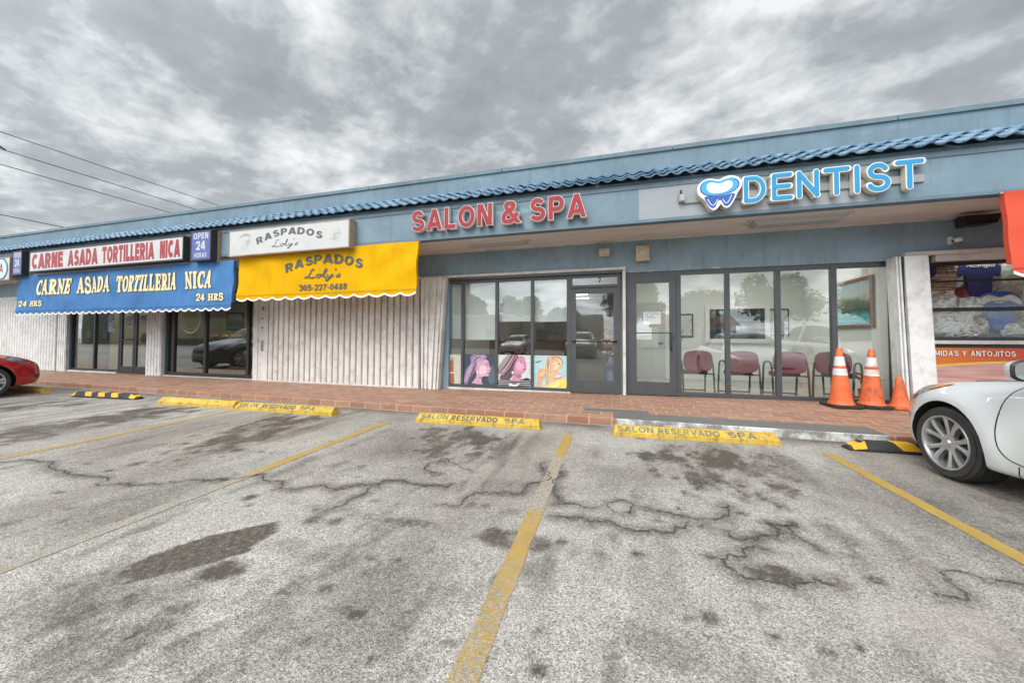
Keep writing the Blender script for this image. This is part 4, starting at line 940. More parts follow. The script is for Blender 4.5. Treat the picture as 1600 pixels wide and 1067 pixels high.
# tooth emblem in layers
def tooth(pts, y0_, y1_, mat, name):
    q = [(1.22 + p[0] * .60, 3.10 + p[1] * .48) for p in chaikin(pts, 3)]
    return MB().prism(q, 'Y', y0_, y1_).build(name, mat, te)
te = None
OUT = [(.02, .55), (.03, .8), (.22, .97), (.40, .93), (.50, .88), (.62, .97), (.80, 1.0), (.99, .86), (1.0, .62), (.90, .45), (.84, .25), (.72, .0), (.60, .02), (.54, .18), (.48, .02), (.38, -.05), (.28, .05), (.20, .30), (.08, .42)]
def shrink(p, k, cx=.5, cz=.5): return [(cx + (a - cx) * k, cz + (b - cz) * k) for a, b in p]
yb_ = FA - .03
q = [(1.22 + p[0] * .60, 3.10 + p[1] * .48) for p in chaikin(OUT, 3)]
te = MB().prism(q, 'Y', yb_ - .12, yb_).build('tooth_emblem', M_BEIGE, ds)
tooth(OUT, yb_ - .124, yb_ - .1205, M_LWHITE, 'emblem_border')
M_DBLUE = paint('royal_blue_acrylic', (.025, .10, .40), .3, .05, bump=0); M_MBLUE = paint('sky_blue_acrylic', (.05, .38, .74), .3, .05, bump=0)
root = [(.15, .44), (.22, .24), (.31, .05), (.39, .02), (.44, .12), (.48, .26), (.55, .26), (.59, .12), (.64, .05), (.72, .08), (.81, .26), (.87, .47), (.5, .36)]
tooth(root, yb_ - .127, yb_ - .1245, M_DBLUE, 'emblem_root')
crown = [(.07, .58), (.10, .82), (.26, .92), (.42, .87), (.5, .82), (.6, .88), (.80, .93), (.94, .80), (.94, .62), (.80, .47), (.5, .38), (.22, .42)]
tooth(crown, yb_ - .130, yb_ - .1275, M_DBLUE, 'emblem_ring')
tooth(shrink(crown, .93, .5, .64), yb_ - .133, yb_ - .1305, M_MBLUE, 'emblem_band')
tooth([(.22, .62), (.24, .80), (.36, .82), (.5, .74), (.64, .82), (.78, .82), (.80, .62), (.66, .50), (.5, .46), (.32, .48)], yb_ - .136, yb_ - .1335, M_LWHITE, 'emblem_crown')
ribbon_m = MB()
for pts in ([(.25, .32), (.33, .12), (.40, .12), (.47, .29)], [(.58, .28), (.64, .14), (.70, .18), (.77, .38)]):
    ribbon(ribbon_m, [(1.22 + a * .6, 3.10 + b * .48) for a, b in chaikin(pts, 2, False)], .009, yb_ - .1285)
ribbon_m.build('emblem_line', M_LWHITE, te, False)
# junction box beside the emblem
jb = empty('junction_box', (0, 0, 0), 'small grey electrical box on the fascia left of the tooth emblem', 'electrical box')
M_GALV = paint('galvanised_grey', (.33, .34, .34), .45, .15, 6, metal=.4)
MB().box(1.00, 1.085, FA - .075, FA - .001, 3.285, 3.40, 0, .006).build('box', M_GALV, jb); MB().tube([(1.03, FA - .03, 3.40), (1.035, FA - .03, 3.475)], .014).build('conduit', M_BLACK, jb)
MB().box(1.01, 1.07, FA - .085, FA - .0755, 3.30, 3.385, 0, .003).build('cover', M_GALV, jb)

# ---------------------------------------------------------------- lights, camera and boxes under the canopy
def soffit_light(x0, x1, y0_, y1_, h, lab, bevel):
    o = empty('soffit_light', ((x0 + x1) / 2, (y0_ + y1_) / 2, 3.07), lab, 'light', 'fluorescent lights under the canopy'); w, d = (x1 - x0) / 2, (y1_ - y0_) / 2
    MB().box(-w - .03, w + .03, -d - .02, d + .02, -.03, -.001).build('housing', M_WTRIM, o)
    i = bevel; vs = [(-w, -d, -.031), (w, -d, -.031), (w, d, -.031), (-w, d, -.031), (-w + i, -d + i * .6, -h), (w - i, -d + i * .6, -h), (w - i, d - i * .6, -h), (-w + i, d - i * .6, -h)]
    MB().add(vs, [(0, 1, 5, 4), (1, 2, 6, 5), (2, 3, 7, 6), (3, 0, 4, 7), (4, 5, 6, 7)]).build('diffuser', paint('unlit_diffuser', (.42, .42, .41), .3, .05, bump=0), o)
soffit_light(2.12, 3.36, 6.22, 6.52, .10, 'wide unlit wrap light on the soffit below DENTIST', .07); soffit_light(-2.72, -1.52, 6.40, 6.50, .08, 'slim unlit batten light on the soffit below SALON & SPA', .02)
M_RUST = paint('rusty_cream_metal', (.55, .46, .33), .6, .2, 8, (.33, .12, .03), .95, bump=.3, fine=40)
def rust_box(x0, x1, z0, z1, lab, twin):
    o = empty('wall_light', ((x0 + x1) / 2, WY, (z0 + z1) / 2), lab, 'light'); w, h = (x1 - x0) / 2, (z1 - z0) / 2
    MB().box(-w, w, -.13, -.001, -h, h, 0, .01).build('housing', M_RUST, o)
    if twin:
        for s_ in (-1, 1): MB().lathe([(0, -.138), (.02, -.138), (.032, -.131)], 14, axis='Y', c=(s_ * w * .42, 0, .01)).build('lamp', paint('cloudy_lens', (.50, .47, .40), .3), o)
    else:
        MB().lathe([(0, -.137), (.05, -.137), (.062, -.131)], 18, axis='Y', c=(0, 0, .02)).build('lens', paint('cloudy_lens', (.50, .47, .40), .3), o); MB().box(-w - .004, w + .004, -.136, -.002, -h - .004, -h + .035).build('base', M_RUST, o)
rust_box(-.225, -.03, 2.765, 2.915, 'small rusty cream emergency light with twin lamps above the salon door', True); rust_box(.44, .675, 2.64, 2.925, 'taller rusty cream wall light above the dentist door', False)
fl = empty('floodlight', (5.16, 6.80, 2.95), 'black rectangular floodlight on the wall below the canopy', 'light')
MB().prism([(-.19, -.09), (.16, -.07), (.21, .06), (-.21, .055)], 'Y', -.12, .04).build('housing', M_BLACK, fl); MB().box(-.17, .15, -.126, -.1205, -.07, .035).build('lens', paint('dark_lens', (.008, .008, .01), .15), fl)
MB().tube([(-.2, .0, .06), (-.18, .0, .068), (.12, .0, .068), (.13, .13, .05)], .012).build('bracket', M_BLACK, fl)
ca = empty('security_camera', (5.02, 6.99, 2.73), 'small white security camera on the slate blue wall', 'camera')
MB().box(-.05, -.015, -.06, .0, -.08, .04, 0, .008).build('mount', M_WHITE, ca); MB().tube([(-.03, -.09, -.035), (.04, -.12, -.02)], .034, 12).build('body', M_WHITE, ca)
MB().tube([(-.04, -.085, -.04), (-.046, -.082, -.043)], .028, 12).build('lens', M_BLACK, ca)

# ---------------------------------------------------------------- wheel stops
q = NB('yellow_painted_concrete', .7)
c = q.ramp(q.noise(4, 6, .65), (.3, (.56, .34, .03)), (.7, (.74, .52, .10)))
c = q.mix(q.ramp(q.noise(16, 6, .72, (1, 1, .5)), (.48, 0), (.68, .85)), c, (.22, .15, .06))
c = q.mix(q.ramp(q.noise(28, 4, .7, (1, 1, 1), 0, (3, 3, 3)), (.60, 0), (.66, .85)), c, (.36, .34, .31)); q.color(c); q.bump(q.noise(60, 4, .7), .5, .006); M_STOP = q.m
M_STEN = paint('faded_stencil', (.15, .17, .13), .8, .35, 9, (.50, .36, .09), .75, bump=0); M_STEN2 = paint('dark_stencil', (.05, .075, .11), .8, .4, 9, (.5, .36, .09), .45, bump=0)
def wheel_stop(x0, y0_, x1, y1_, lab, text=None, yellow=True, d=.17, h=.115):
    L_ = math.hypot(x1 - x0, y1_ - y0_); o = empty('wheel_stop', (x0, y0_, .002), lab, 'wheel stop', 'concrete wheel stops along the kerb' if yellow else 'rubber wheel stops along the kerb', math.atan2(y1_ - y0_, x1 - x0))
    if yellow:
        m = MB(); prof = [(0, 0), (.0, .055), (.075, h), (d - .03, h), (d, .06), (d, 0)]; e_ = .03; n_ = 24; vs = []
        for i in range(n_ + 1):
            t = i / n_; x = L_ * t
            for k, (a, b) in enumerate(prof):
                inset = e_ * (b / h) if i in (0, n_) else 0; ch = random.uniform(-.004, .003)
                vs.append((x + (inset if i == 0 else -inset), a + ch, b + ch * (b > 0)))
        P_ = len(prof); m.add(vs, [(i * P_ + k, i * P_ + (k + 1) % P_, (i + 1) * P_ + (k + 1) % P_, (i + 1) * P_ + k) for i in range(n_) for k in range(P_)] + [tuple(range(P_)), tuple(n_ * P_ + k for k in range(P_))])
        b = m.build('block', M_STOP, o)
        if text:
            sl_ = math.hypot(.075, h - .055); uy_, uz_ = .075 / sl_, (h - .055) / sl_
            def lay(x, yv, z): return (x, uy_ * z - uz_ * .004 , .055 + uz_ * z + uy_ * .004)
            for t, a, b_, tgt in text:
                lt = MB(); text_faces(lt, t, a * L_, b_ * L_, .008, .088, 0, .035, 0, 0, lay); lt.build('stencil', M_STEN2 if tgt else M_STEN, o, False)
    else:
        m = MB(); e_ = .14; vs = []; prof = [(0, 0), (.0, .03), (.04, .10), (d - .04, .10), (d, .03), (d, 0)]
        for x, k_ in ((0, .3), (e_, 1), (L_ - e_, 1), (L_, .3)):
            vs += [(x, d / 2 + (a - d / 2) * (1 if k_ == 1 else .8), b * k_) for a, b in prof]
        P_ = len(prof); m.add(vs, [(i * P_ + k, i * P_ + (k + 1) % P_, (i + 1) * P_ + (k + 1) % P_, (i + 1) * P_ + k) for i in range(3) for k in range(P_)] + [tuple(range(P_)), tuple(3 * P_ + k for k in range(P_))])
        m.build('block', M_RUBBER, o)
        n_ = 5
        for i in range(n_):
            a = (i + .28) * L_ / n_; b_ = a + .17
            if i == 0: a, b_ = .03, .15
            if i == n_ - 1: a, b_ = L_ - .15, L_ - .03
            f = lambda x: .3 + .7 * max(0, min(1, x / e_, (L_ - x) / e_))
            sk = .06 if 0 < i < n_ - 1 else 0
            m = MB(); m.add([(a, .0 - .002, .03 * f(a) + .003), (b_, .0 - .002, .03 * f(b_) + .003), (b_ - sk, .038, .10 * f(b_) + .003), (a - sk, .038, .10 * f(a) + .003), (b_ - sk, d - .04, .10 * f(b_) + .003), (a - sk, d - .04, .10 * f(a) + .003)], [(0, 1, 2, 3), (3, 2, 4, 5)]); m.build('reflector', M_YREF, o, False)
    return o
M_YREF = paint('amber_reflector_paint', (.78, .42, .02), .5, .15, 8, bump=0)
wheel_stop(-2.69, 4.46, -.90, 4.55, 'yellow concrete wheel stop stencilled SALON RESERVADO SPA in front of the salon window', [('SALON', .04, .27, 0), ('RESERVADO', .30, .67, 1), ('SPA', .73, .88, 0)])
wheel_stop(.01, 4.53, 1.83, 4.64, 'yellow stencilled wheel stop below the grey kerb patch, widest of the row', [('SALON', .03, .26, 0), ('RESERVADO', .29, .66, 0), ('SPA', .71, .87, 0)])
wheel_stop(-6.00, 4.36, -4.10, 4.44, 'yellow stencilled wheel stop below the yellow awning touching a plain one', [('SALON', .03, .24, 0), ('RESERVADO', .28, .62, 1), ('SPA', .66, .82, 0)])
wheel_stop(-7.82, 4.34, -6.07, 4.40, 'plain yellow wheel stop without lettering below the blue awning end')
wheel_stop(-13.5, 4.42, -11.55, 4.44, 'yellow wheel stop under the nose of the red car')
wheel_stop(-10.42, 4.36, -8.73, 4.50, 'black rubber wheel stop with yellow marks near the red car', None, False)
wheel_stop(2.47, 4.66, 4.28, 4.74, 'black rubber wheel stop with yellow marks by the white car', None, False)

# ---------------------------------------------------------------- traffic cones
def cone_mat(name, dirt):
    q = NB(name, .55)
    c = q.ramp(q.noise(5, 5, .6), (.3, (.70, .125, .035)), (.7, (.80, .20, .07)))
    c = q.mix(q.math('MULTIPLY', q.ramp(q.noise(9, 7, .75, (1, 1, .6), .3, (dirt * 9, 2, 1)), (.62 - .14 * dirt, 0), (.70, 1)), .85), c, (.075, .05, .04)); q.color(c); return q.m
M_CONEA, M_CONEB = cone_mat('orange_cone_plastic', .1), cone_mat('scuffed_orange_cone_plastic', 1)
M_BAND = paint('white_reflective_band', (.76, .76, .76), .35, .06, 8, (.35, .3, .28), .5); M_BANDB = paint('scuffed_reflective_band', (.74, .72, .70), .4, .1, 8, (.60, .15, .05), .95, fine=20)
def cone(x, y, h, rb, lab, cm_, bm_, base_mat, base, rz, bands=True, tilt=(0, 0)):
    o = empty('traffic_cone', (x, y, zwalk(x, y) + .004), lab, 'traffic cone', 'orange traffic cones by the dentist window', rz); o.rotation_euler.x, o.rotation_euler.y = tilt
    def r_(t): return rb + (.032 - rb) * t
    MB().prism([(-base, -base + .05), (-base + .05, -base), (base - .05, -base), (base, -base + .05), (base, base - .05), (base - .05, base), (-base + .05, base), (-base, base - .05)], 'Z', 0, .035).build('base', base_mat, o)
    MB().lathe([(rb + .018, .036), (rb + .014, .052), (rb + .004, .062)] + [(r_(t), .06 + (h - .06) * t) for t in (.05, .2, .4, .6, .8, .97)] + [(.024, h - .004), (.018, h), (.012, h - .03)], 36).build('body', cm_, o, True, 50)
    if bands:
        for a, b in ((.50, .62), (.67, .84)): MB().lathe([(r_(t) + .0035, .06 + (h - .06) * t) for t in (a, (a + b) / 2, b)], 36).build('reflective_band', bm_, o)
cone(3.42, 6.66, .90, .145, 'tall clean orange cone with two bright white bands', M_CONEA, M_BAND, M_RUBBER, .205, .12, True, (0, R(-.8)))
cone(3.82, 6.70, .88, .145, 'tall scuffed orange cone with dirty peeling white bands', M_CONEB, M_BANDB, M_RUBBER, .195, -.05, True, (0, R(1)))
cone(4.15, 6.66, .47, .105, 'short dirty orange cone without bands', M_CONEB, M_BANDB, M_CONEB, .15, .05, False, (0, R(-1)))

# ---------------------------------------------------------------- cars
M_CGLASS = paint('car_glass', (.012, .016, .018), .03, .1, bump=0); M_CHROME = paint('bright_alloy', (.62, .62, .63), .22, .05, metal=1, bump=0); M_SILVER = paint('silver_alloy', (.55, .55, .56), .34, .1, 3, metal=.75, bump=0)
M_UNDER = paint('black_wheel_well', (.008, .008, .008), .9, .1); M_TYRE = paint('tyre_rubber', (.034, .034, .035), .7, .25, 20, (.07, .065, .06), .5, bump=.2); M_LAMPG = paint('headlight_lens', (.40, .42, .43), .08, .15, 14, metal=.6, bump=0); M_AMBER = paint('amber_lens', (.75, .22, .02), .15, .1, bump=0); M_TAIL = paint('tail_lens', (.3, .01, .01), .15, .1, bump=0); M_PLATE = paint('dark_grille', (.012, .012, .013), .4, .2)
COUPE = dict(L=4.63, st=[(0, .42, .32, .48, .50), (.05, .57, .25, .55, .58), (.16, .72, .21, .63, .68), (.33, .825, .19, .70, .77), (.58, .905, .18, .765, .835), (.85, .925, .18, .81, .88), (1.2, .92, .18, .845, .955), (1.55, .905, .18, .875, 1.0), (2.3, .905, .18, .89, 1.0), (3.3, .92, .18, .92, .99), (3.9, .905, .2, .94, 1.0), (4.35, .84, .24, .92, .98), (4.58, .70, .32, .82, .86), (4.63, .52, .42, .72, .74)],
             gh=[(1.42, .80, .93, .62, .965), (2.15, .80, .95, .56, 1.33), (2.75, .80, .96, .57, 1.38), (3.35, .79, .97, .55, 1.32), (4.25, .74, .98, .56, 1.01)], ax=(.85, 3.55), rw=.308, flare=.035)
def scaled(base, zs, ws, roof, L_add=0, wheel=.33):
    c_ = dict(base); c_['st'] = [(s_ * (base['L'] + L_add) / base['L'], w * ws, zb * 1.05, a * zs, b * zs) for s_, w, zb, a, b in base['st']]; c_['L'] = base['L'] + L_add; c_['gh'] = roof; c_['rw'] = wheel; c_['flare'] = .015
    k_ = c_['L'] / base['L']; c_['ax'] = (base['ax'][0] * k_, base['ax'][1] * k_); return c_
SEDAN = scaled(COUPE, 1.03, .965, [(1.30, .78, .95, .62, 1.0), (2.0, .78, .97, .55, 1.40), (2.7, .78, .98, .57, 1.47), (3.3, .77, .99, .55, 1.42), (4.1, .72, 1.0, .56, 1.03)], -.15, .31)
SUV = scaled(COUPE, 1.2, 1.0, [(1.30, .80, 1.09, .66, 1.16), (1.95, .80, 1.12, .60, 1.58), (2.8, .80, 1.14, .62, 1.66), (3.8, .78, 1.15, .60, 1.60), (4.5, .74, 1.15, .60, 1.14)], .0, .365)
def interp(tab, s_):
    xs_ = [t[0] for t in tab]; out = []
    for k_ in range(1, len(tab[0])):
        ys_ = [t[k_] for t in tab]
        i = max(0, min(len(xs_) - 2, int(np.searchsorted(xs_, s_)) - 1)); h_ = xs_[i + 1] - xs_[i]; t = (s_ - xs_[i]) / h_
        def sl2(j):
            if j <= 0: return (ys_[1] - ys_[0]) / (xs_[1] - xs_[0])
            if j >= len(xs_) - 1: return (ys_[-1] - ys_[-2]) / (xs_[-1] - xs_[-2])
            d0, d1 = (ys_[j] - ys_[j - 1]) / (xs_[j] - xs_[j - 1]), (ys_[j + 1] - ys_[j]) / (xs_[j + 1] - xs_[j])
            return 0 if d0 * d1 <= 0 else 2 * d0 * d1 / (d0 + d1)
        m0, m1 = sl2(i) * h_, sl2(i + 1) * h_
        out.append((2 * t ** 3 - 3 * t ** 2 + 1) * ys_[i] + (t ** 3 - 2 * t ** 2 + t) * m0 + (-2 * t ** 3 + 3 * t ** 2) * ys_[i + 1] + (t ** 3 - t ** 2) * m1)
    return out
def body_section(p, s_):
    w, zb, zs, zt = interp(p['st'], s_)
    half = [(0, zb), (w * .8, zb), (w * .955, zb + .015), (w * .985, zb + .10), (w, zb + .28 * (zs - zb) + .05), (w * .985, zb + .72 * (zs - zb)), (w * .96, zs - .06), (w * .925, zs - .012), (w * .86, zs + .03 * 1), (w * .6, zt - .022), (0, zt)]
    half = chaikin(half, 2, False)
    return half
def make_car(name, p, loc, rz, pmat, label, rim_mat, spokes=5, group=None, details=()):
    o = empty(name, loc, label, 'car', group, rz)
    L_ = p['L']; ss = sorted(set([0, .012, .03] + list(np.linspace(.05, L_ - .05, 92)) + [L_ - .03, L_ - .012, L_])); rings = []
    for s_ in ss:
        half = body_section(p, s_); full = [(-x, z) for x, z in half[::-1]] + half[1:-1]
        ring = []
        for x, z in full:
            for a in p['ax']:
                r_ = math.hypot(s_ - a, z - p['rw']); ra = p['rw'] + .045
                if z < .9 and abs(x) > .6: x += math.copysign(p['flare'] * math.exp(-((r_ - ra - .03) / .10) ** 2), x)
            ring.append((x, -s_, z))
        rings.append(ring)
    n = len(rings[0]); m = MB(); m.add([v for r_ in rings for v in r_], [(i * n + k, i * n + (k + 1) % n, (i + 1) * n + (k + 1) % n, (i + 1) * n + k) for i in range(len(rings) - 1) for k in range(n)] + [tuple(range(n)), tuple((len(rings) - 1) * n + k for k in range(n))], 0, True)
    bvh = BVHTree.FromPolygons([Vector(v) for v in m.v], m.f)
    body = m.build('body', [pmat, M_UNDER], o)
    cuts = []
    for a in p['ax']:
        for sd_ in (-1, 1):
            cy = MB().lathe([(0, 0), (p['rw'] + .05, 0), (p['rw'] + .05, .62), (0, .62)], 48, axis='X', c=(sd_ * .62 if sd_ > 0 else -1.24, -a, p['rw'])).build('cut', M_UNDER, None); cuts.append(cy)
            md = body.modifiers.new('b', 'BOOLEAN'); md.object = cy; md.operation = 'DIFFERENCE'; md.solver = 'EXACT'; md.material_mode = 'TRANSFER'
            cy.parent = o
    bpy.context.view_layer.update(); nm = bpy.data.meshes.new_from_object(body.evaluated_get(DG())); body.modifiers.clear(); body.data = nm
    for c_ in cuts: bpy.data.objects.remove(c_)
    for pl in nm.polygons: pl.use_smooth = True
    nm.set_sharp_from_angle(angle=R(38))
    # cabin: roof and pillars painted, the rest glass in separate pieces
    roof = MB(); fw, bw, sw = MB(), MB(), {-1: MB(), 1: MB()}; g = p['gh']; gs = list(np.linspace(g[0][0], g[-1][0], 41)); sec = []
    for s_ in gs:
        wb, zb, wr, zr = interp(g, s_); zb -= .06
        half = [(wb, zb), (wb - .012, zb + .05)] + [(wb - .012 + (wr - wb + .012) * t, zb + .05 + (max(zr - .055, zb + .06) - zb - .05) * t) for t in (.34, .67, 1)] + [(wr - .05, max(zr - .018, zb + .07)), (wr - .14, max(zr, zb + .08)), (0, max(zr + .012, zb + .085))]
        sec.append([(x, -s_, z) for x, z in half] + [(-x, -s_, z) for x, z in half[-2::-1]])
    def qd(mb, i, k): mb.add([sec[i][k], sec[i][k + 1], sec[i + 1][k + 1], sec[i + 1][k]], [(0, 1, 2, 3)], 0, True)
    i0, i1 = next(i for i, s_ in enumerate(gs) if s_ >= g[1][0]), max(i for i, s_ in enumerate(gs) if s_ <= g[3][0] + .02)
    NS = len(sec[0])
    for i in range(len(gs) - 1):
        for k_ in range(NS - 1):
            kk = k_ if k_ < 7 else 13 - k_
            mid = (g[1][0] + g[3][0]) / 2
            if kk >= 6 or kk == 5: qd(fw if i < i0 - 1 else bw if i >= i1 else roof, i, k_)
            elif 1 <= kk <= 3 and gs[i] > g[0][0] + .22 and gs[i] < g[-1][0] - .35 and not (abs(gs[i] - mid - .15) < .05): qd(sw[1 if k_ < 7 else -1], i, k_)
            else: qd(roof, i, k_)
    def weld(mb, nme, mt, par):
        ob = mb.build(nme, mt, par); bm = bmesh.new(); bm.from_mesh(ob.data); bmesh.ops.remove_doubles(bm, verts=bm.verts, dist=1e-4); bmesh.ops.recalc_face_normals(bm, faces=bm.faces); bm.to_mesh(ob.data); bm.free(); return ob
    weld(roof, 'roof', pmat, o); weld(fw, 'windshield', M_CGLASS, o); weld(bw, 'rear_window', M_CGLASS, o)
    for sd_ in (-1, 1): weld(sw[sd_], 'side_window', M_CGLASS, o)
    # projected details
    def hit(side, a, b, off=.003):
        if side in (-1, 1): r_ = bvh.ray_cast(Vector((side * 2, -a, b)), Vector((-side, 0, 0)))
        elif side == 'T': r_ = bvh.ray_cast(Vector((a, -b, 3)), Vector((0, 0, -1)))
        elif side == 'B': r_ = bvh.ray_cast(Vector((a, -8, b)), Vector((0, 1, 0)))
        else: r_ = bvh.ray_cast(Vector((a, 2, b)), Vector((0, -1, 0)))
        return r_[0] + r_[1] * off if r_[0] is not None else None
    def patch(nme, side, poly, mt, off=.004, par=None):
        P = chaikin(poly, 2); bm = bmesh.new(); vv = [bm.verts.new((x, y, 0)) for x, y in P]; bmesh.ops.triangulate(bm, faces=[bm.faces.new(vv)])
        for _ in range(3): bmesh.ops.subdivide_edges(bm, edges=[e_ for e_ in bm.edges if e_.calc_length() > .025], cuts=1, use_grid_fill=True)
        bmesh.ops.triangulate(bm, faces=bm.faces[:]); bm.verts.index_update(); vs = []; ok = []
        for v in bm.verts: h_ = hit(side, v.co.x, v.co.y, off); ok.append(h_ is not None); vs.append(h_ if h_ else Vector((0, 0, 0)))
        fs = [[v.index for v in f.verts] for f in bm.faces if all(ok[v.index] for v in f.verts)]; bm.free()
        return MB_smooth(vs, fs).build(nme, mt, par or o)
    def MB_smooth(vs, fs): return MB().add(vs, fs, 0, True)
    def seam(side, pts, nme='panel_seam', r_=.0036, par=None, mt=None):
        q = chaikin(pts, 3, False); dn = []
        for i in range(len(q) - 1):
            k_ = max(1, int(math.hypot(q[i + 1][0] - q[i][0], q[i + 1][1] - q[i][1]) / .02)); dn += [tuple(q[i][c_] + (q[i + 1][c_] - q[i][c_]) * t / k_ for c_ in (0, 1)) for t in range(k_)]
        dn.append(q[-1]); hs = [hit(side, a, b, 0) for a, b in dn]; hs = [h_ for h_ in hs if h_ is not None]
        if len(hs) > 2: MB().tube(hs, r_, 5).build(nme, mt or M_UNDER, par or o)
    z1_ = interp(p['st'], .5)[2]; kz = z1_ / interp(COUPE['st'], .5)[2]
    for sd_ in (-1, 1):
        hl = patch('headlight', sd_, [(.27, .585 * kz), (.33, .68 * kz), (.52, .765 * kz), (.74, .805 * kz), (.86, .818 * kz), (.80, .785 * kz), (.60, .715 * kz), (.42, .63 * kz)], M_LAMPG, .004)
        patch('turn_lens', sd_, [(.62, .768 * kz), (.86, .818 * kz), (.80, .788 * kz), (.62, .730 * kz)], M_AMBER, .007, hl)
        patch('tail_light', sd_, [(L_ - .42, .80 * kz), (L_ - .1, .80 * kz), (L_ - .12, .66 * kz), (L_ - .36, .72 * kz)], M_TAIL)
        seam(sd_, [(1.48, .95 * kz), (1.31, .80 * kz), (1.265, .58 * kz), (1.30, .36 * kz), (1.40, .295), (1.8, .275), (2.7, .27)])
        seam(sd_, [(2.85, .94 * kz), (2.88, .7 * kz), (2.80, .35), (2.7, .27)])
        seam(sd_, [(1.40, .29), (1.37, .19)])
        seam('T', [(sd_ * .70, .84), (sd_ * .735, 1.1), (sd_ * .755, 1.35)], 'hood_seam')
        # door mirror
        mz = .99 * kz; mi_ = MB(); vs = []
        for j in range(9):
            th = math.pi / 2 * j / 8
            for k_ in range(20):
                a = 2 * math.pi * k_ / 20; ca, sa = math.copysign(abs(math.cos(a)) ** .6, math.cos(a)), math.copysign(abs(math.sin(a)) ** .6, math.sin(a)); vs.append((sd_ * .955 + .125 * math.sin(th) ** .7 * ca, -1.58 + .10 * math.cos(th), mz + .075 * math.sin(th) ** .7 * sa))
        mi_.add(vs, [(j * 20 + k_, j * 20 + (k_ + 1) % 20, (j + 1) * 20 + (k_ + 1) % 20, (j + 1) * 20 + k_) for j in range(8) for k_ in range(20)], 0, True); mo = mi_.build('mirror', pmat, o)
        rg = [(sd_ * .955 + .125 * math.copysign(abs(math.cos(a)) ** .6, math.cos(a)), -1.579, mz + .075 * math.copysign(abs(math.sin(a)) ** .6, math.sin(a))) for a in [2 * math.pi * k_ / 20 for k_ in range(20)]]
        MB().add([(sd_ * .955 + (x - sd_ * .955) * f, y - (0 if f > .9 else .012), mz + (z - mz) * f) for f in (1, .84) for x, y, z in rg], [(k_, (k_ + 1) % 20, 20 + (k_ + 1) % 20, 20 + k_) for k_ in range(20)]).build('mirror_frame', M_BLACK, mo)
        MB().add([(sd_ * .955 + (x - sd_ * .955) * .85, y - .011, mz + (z - mz) * .85) for x, y, z in rg], [tuple(range(20))]).build('mirror_glass', paint('mirror_glass', (.5, .52, .53), .02, .02, metal=1, bump=0), mo)
        MB().prism([(sd_ * .80, mz - .07), (sd_ * .93, mz - .035), (sd_ * .93, mz - .075), (sd_ * .80, mz - .11)], 'Y', -1.56, -1.50).build('mirror_arm', M_BLACK, mo)
        seam(sd_, [(2.45, .80 * kz), (2.65, .80 * kz)], 'door_handle', .013, None, pmat)
    patch('grille', 'F', [(-.42, .36 * kz), (.42, .36 * kz), (.36, .22 * kz), (-.36, .22 * kz)], M_PLATE); patch('grille', 'F', [(-.3, .56 * kz), (.3, .56 * kz), (.25, .50 * kz), (-.25, .50 * kz)], M_PLATE)
    patch('fog_light', 'F', [(-.72, .40 * kz), (-.55, .40 * kz), (-.55, .30 * kz), (-.70, .31 * kz)], M_PLATE); patch('fog_light', 'F', [(.72, .40 * kz), (.55, .40 * kz), (.55, .30 * kz), (.70, .31 * kz)], M_PLATE)
    # wheels
    rw = p['rw']
    for a in p['ax']:
        w0 = interp(p['st'], a)[0] + p['flare'] - .035
        for sd_ in (-1, 1):
            wh = bpy.data.objects.new('wheel', None); COL.objects.link(wh); wh.parent = o; wh.location = (sd_ * w0, -a, rw + .002); wh.rotation_euler = (0, 0, 0 if sd_ > 0 else math.pi); wh.empty_display_size = .1
            tw = .235; rr_ = rw * .75
            prof = [(rr_ - .01, -.004), (rr_ + .012, .004), (rr_ + .05, .006), (rw - .03, -.004), (rw - .008, -.018), (rw, -.04)]
            for gx_ in (-.075, -.118, -.160): prof += [(rw, gx_ + .006), (rw - .009, gx_ + .004), (rw - .009, gx_ - .004), (rw, gx_ - .006)]
            prof += [(rw, -tw + .04), (rw - .008, -tw + .018), (rw - .03, -tw), (rr_, -tw + .005)]
            ty = MB().lathe(prof, 72, axis='X')
            for k_ in range(72):            # tread grooves across the shoulders
                a_ = 2 * math.pi * k_ / 72
                for (xa, xb) in ((-.062, -.02), (-.225, -.175)):
                    for dx_ in (0,):
                        c0, s0 = math.cos(a_), math.sin(a_); c1, s1 = math.cos(a_ + .022), math.sin(a_ + .022); rA = rw + .0012
                        ty.add([(xa, rA * c0, rA * s0), (xb, (rw - .004) * c0, (rw - .004) * s0), (xb, (rw - .004) * c1, (rw - .004) * s1), (xa, rA * c1, rA * s1)], [(0, 1, 2, 3)], 1)
            ty.build('tyre', [M_TYRE, M_UNDER], wh, True, 35)
            rm = MB().lathe([(rr_, -.006), (rr_ - .004, .006), (rr_ - .016, .004), (rr_ - .026, -.03), (rr_ - .03, -.20)], 64, 0, 'X')
            rm.lathe([(.0, -.004), (.028, -.006), (.034, -.02), (.07, -.028), (.07, -.06), (0, -.06)], 32, 0, 'X')
            rm.build('rim', rim_mat, wh, True, 40)
            sp_ = MB()
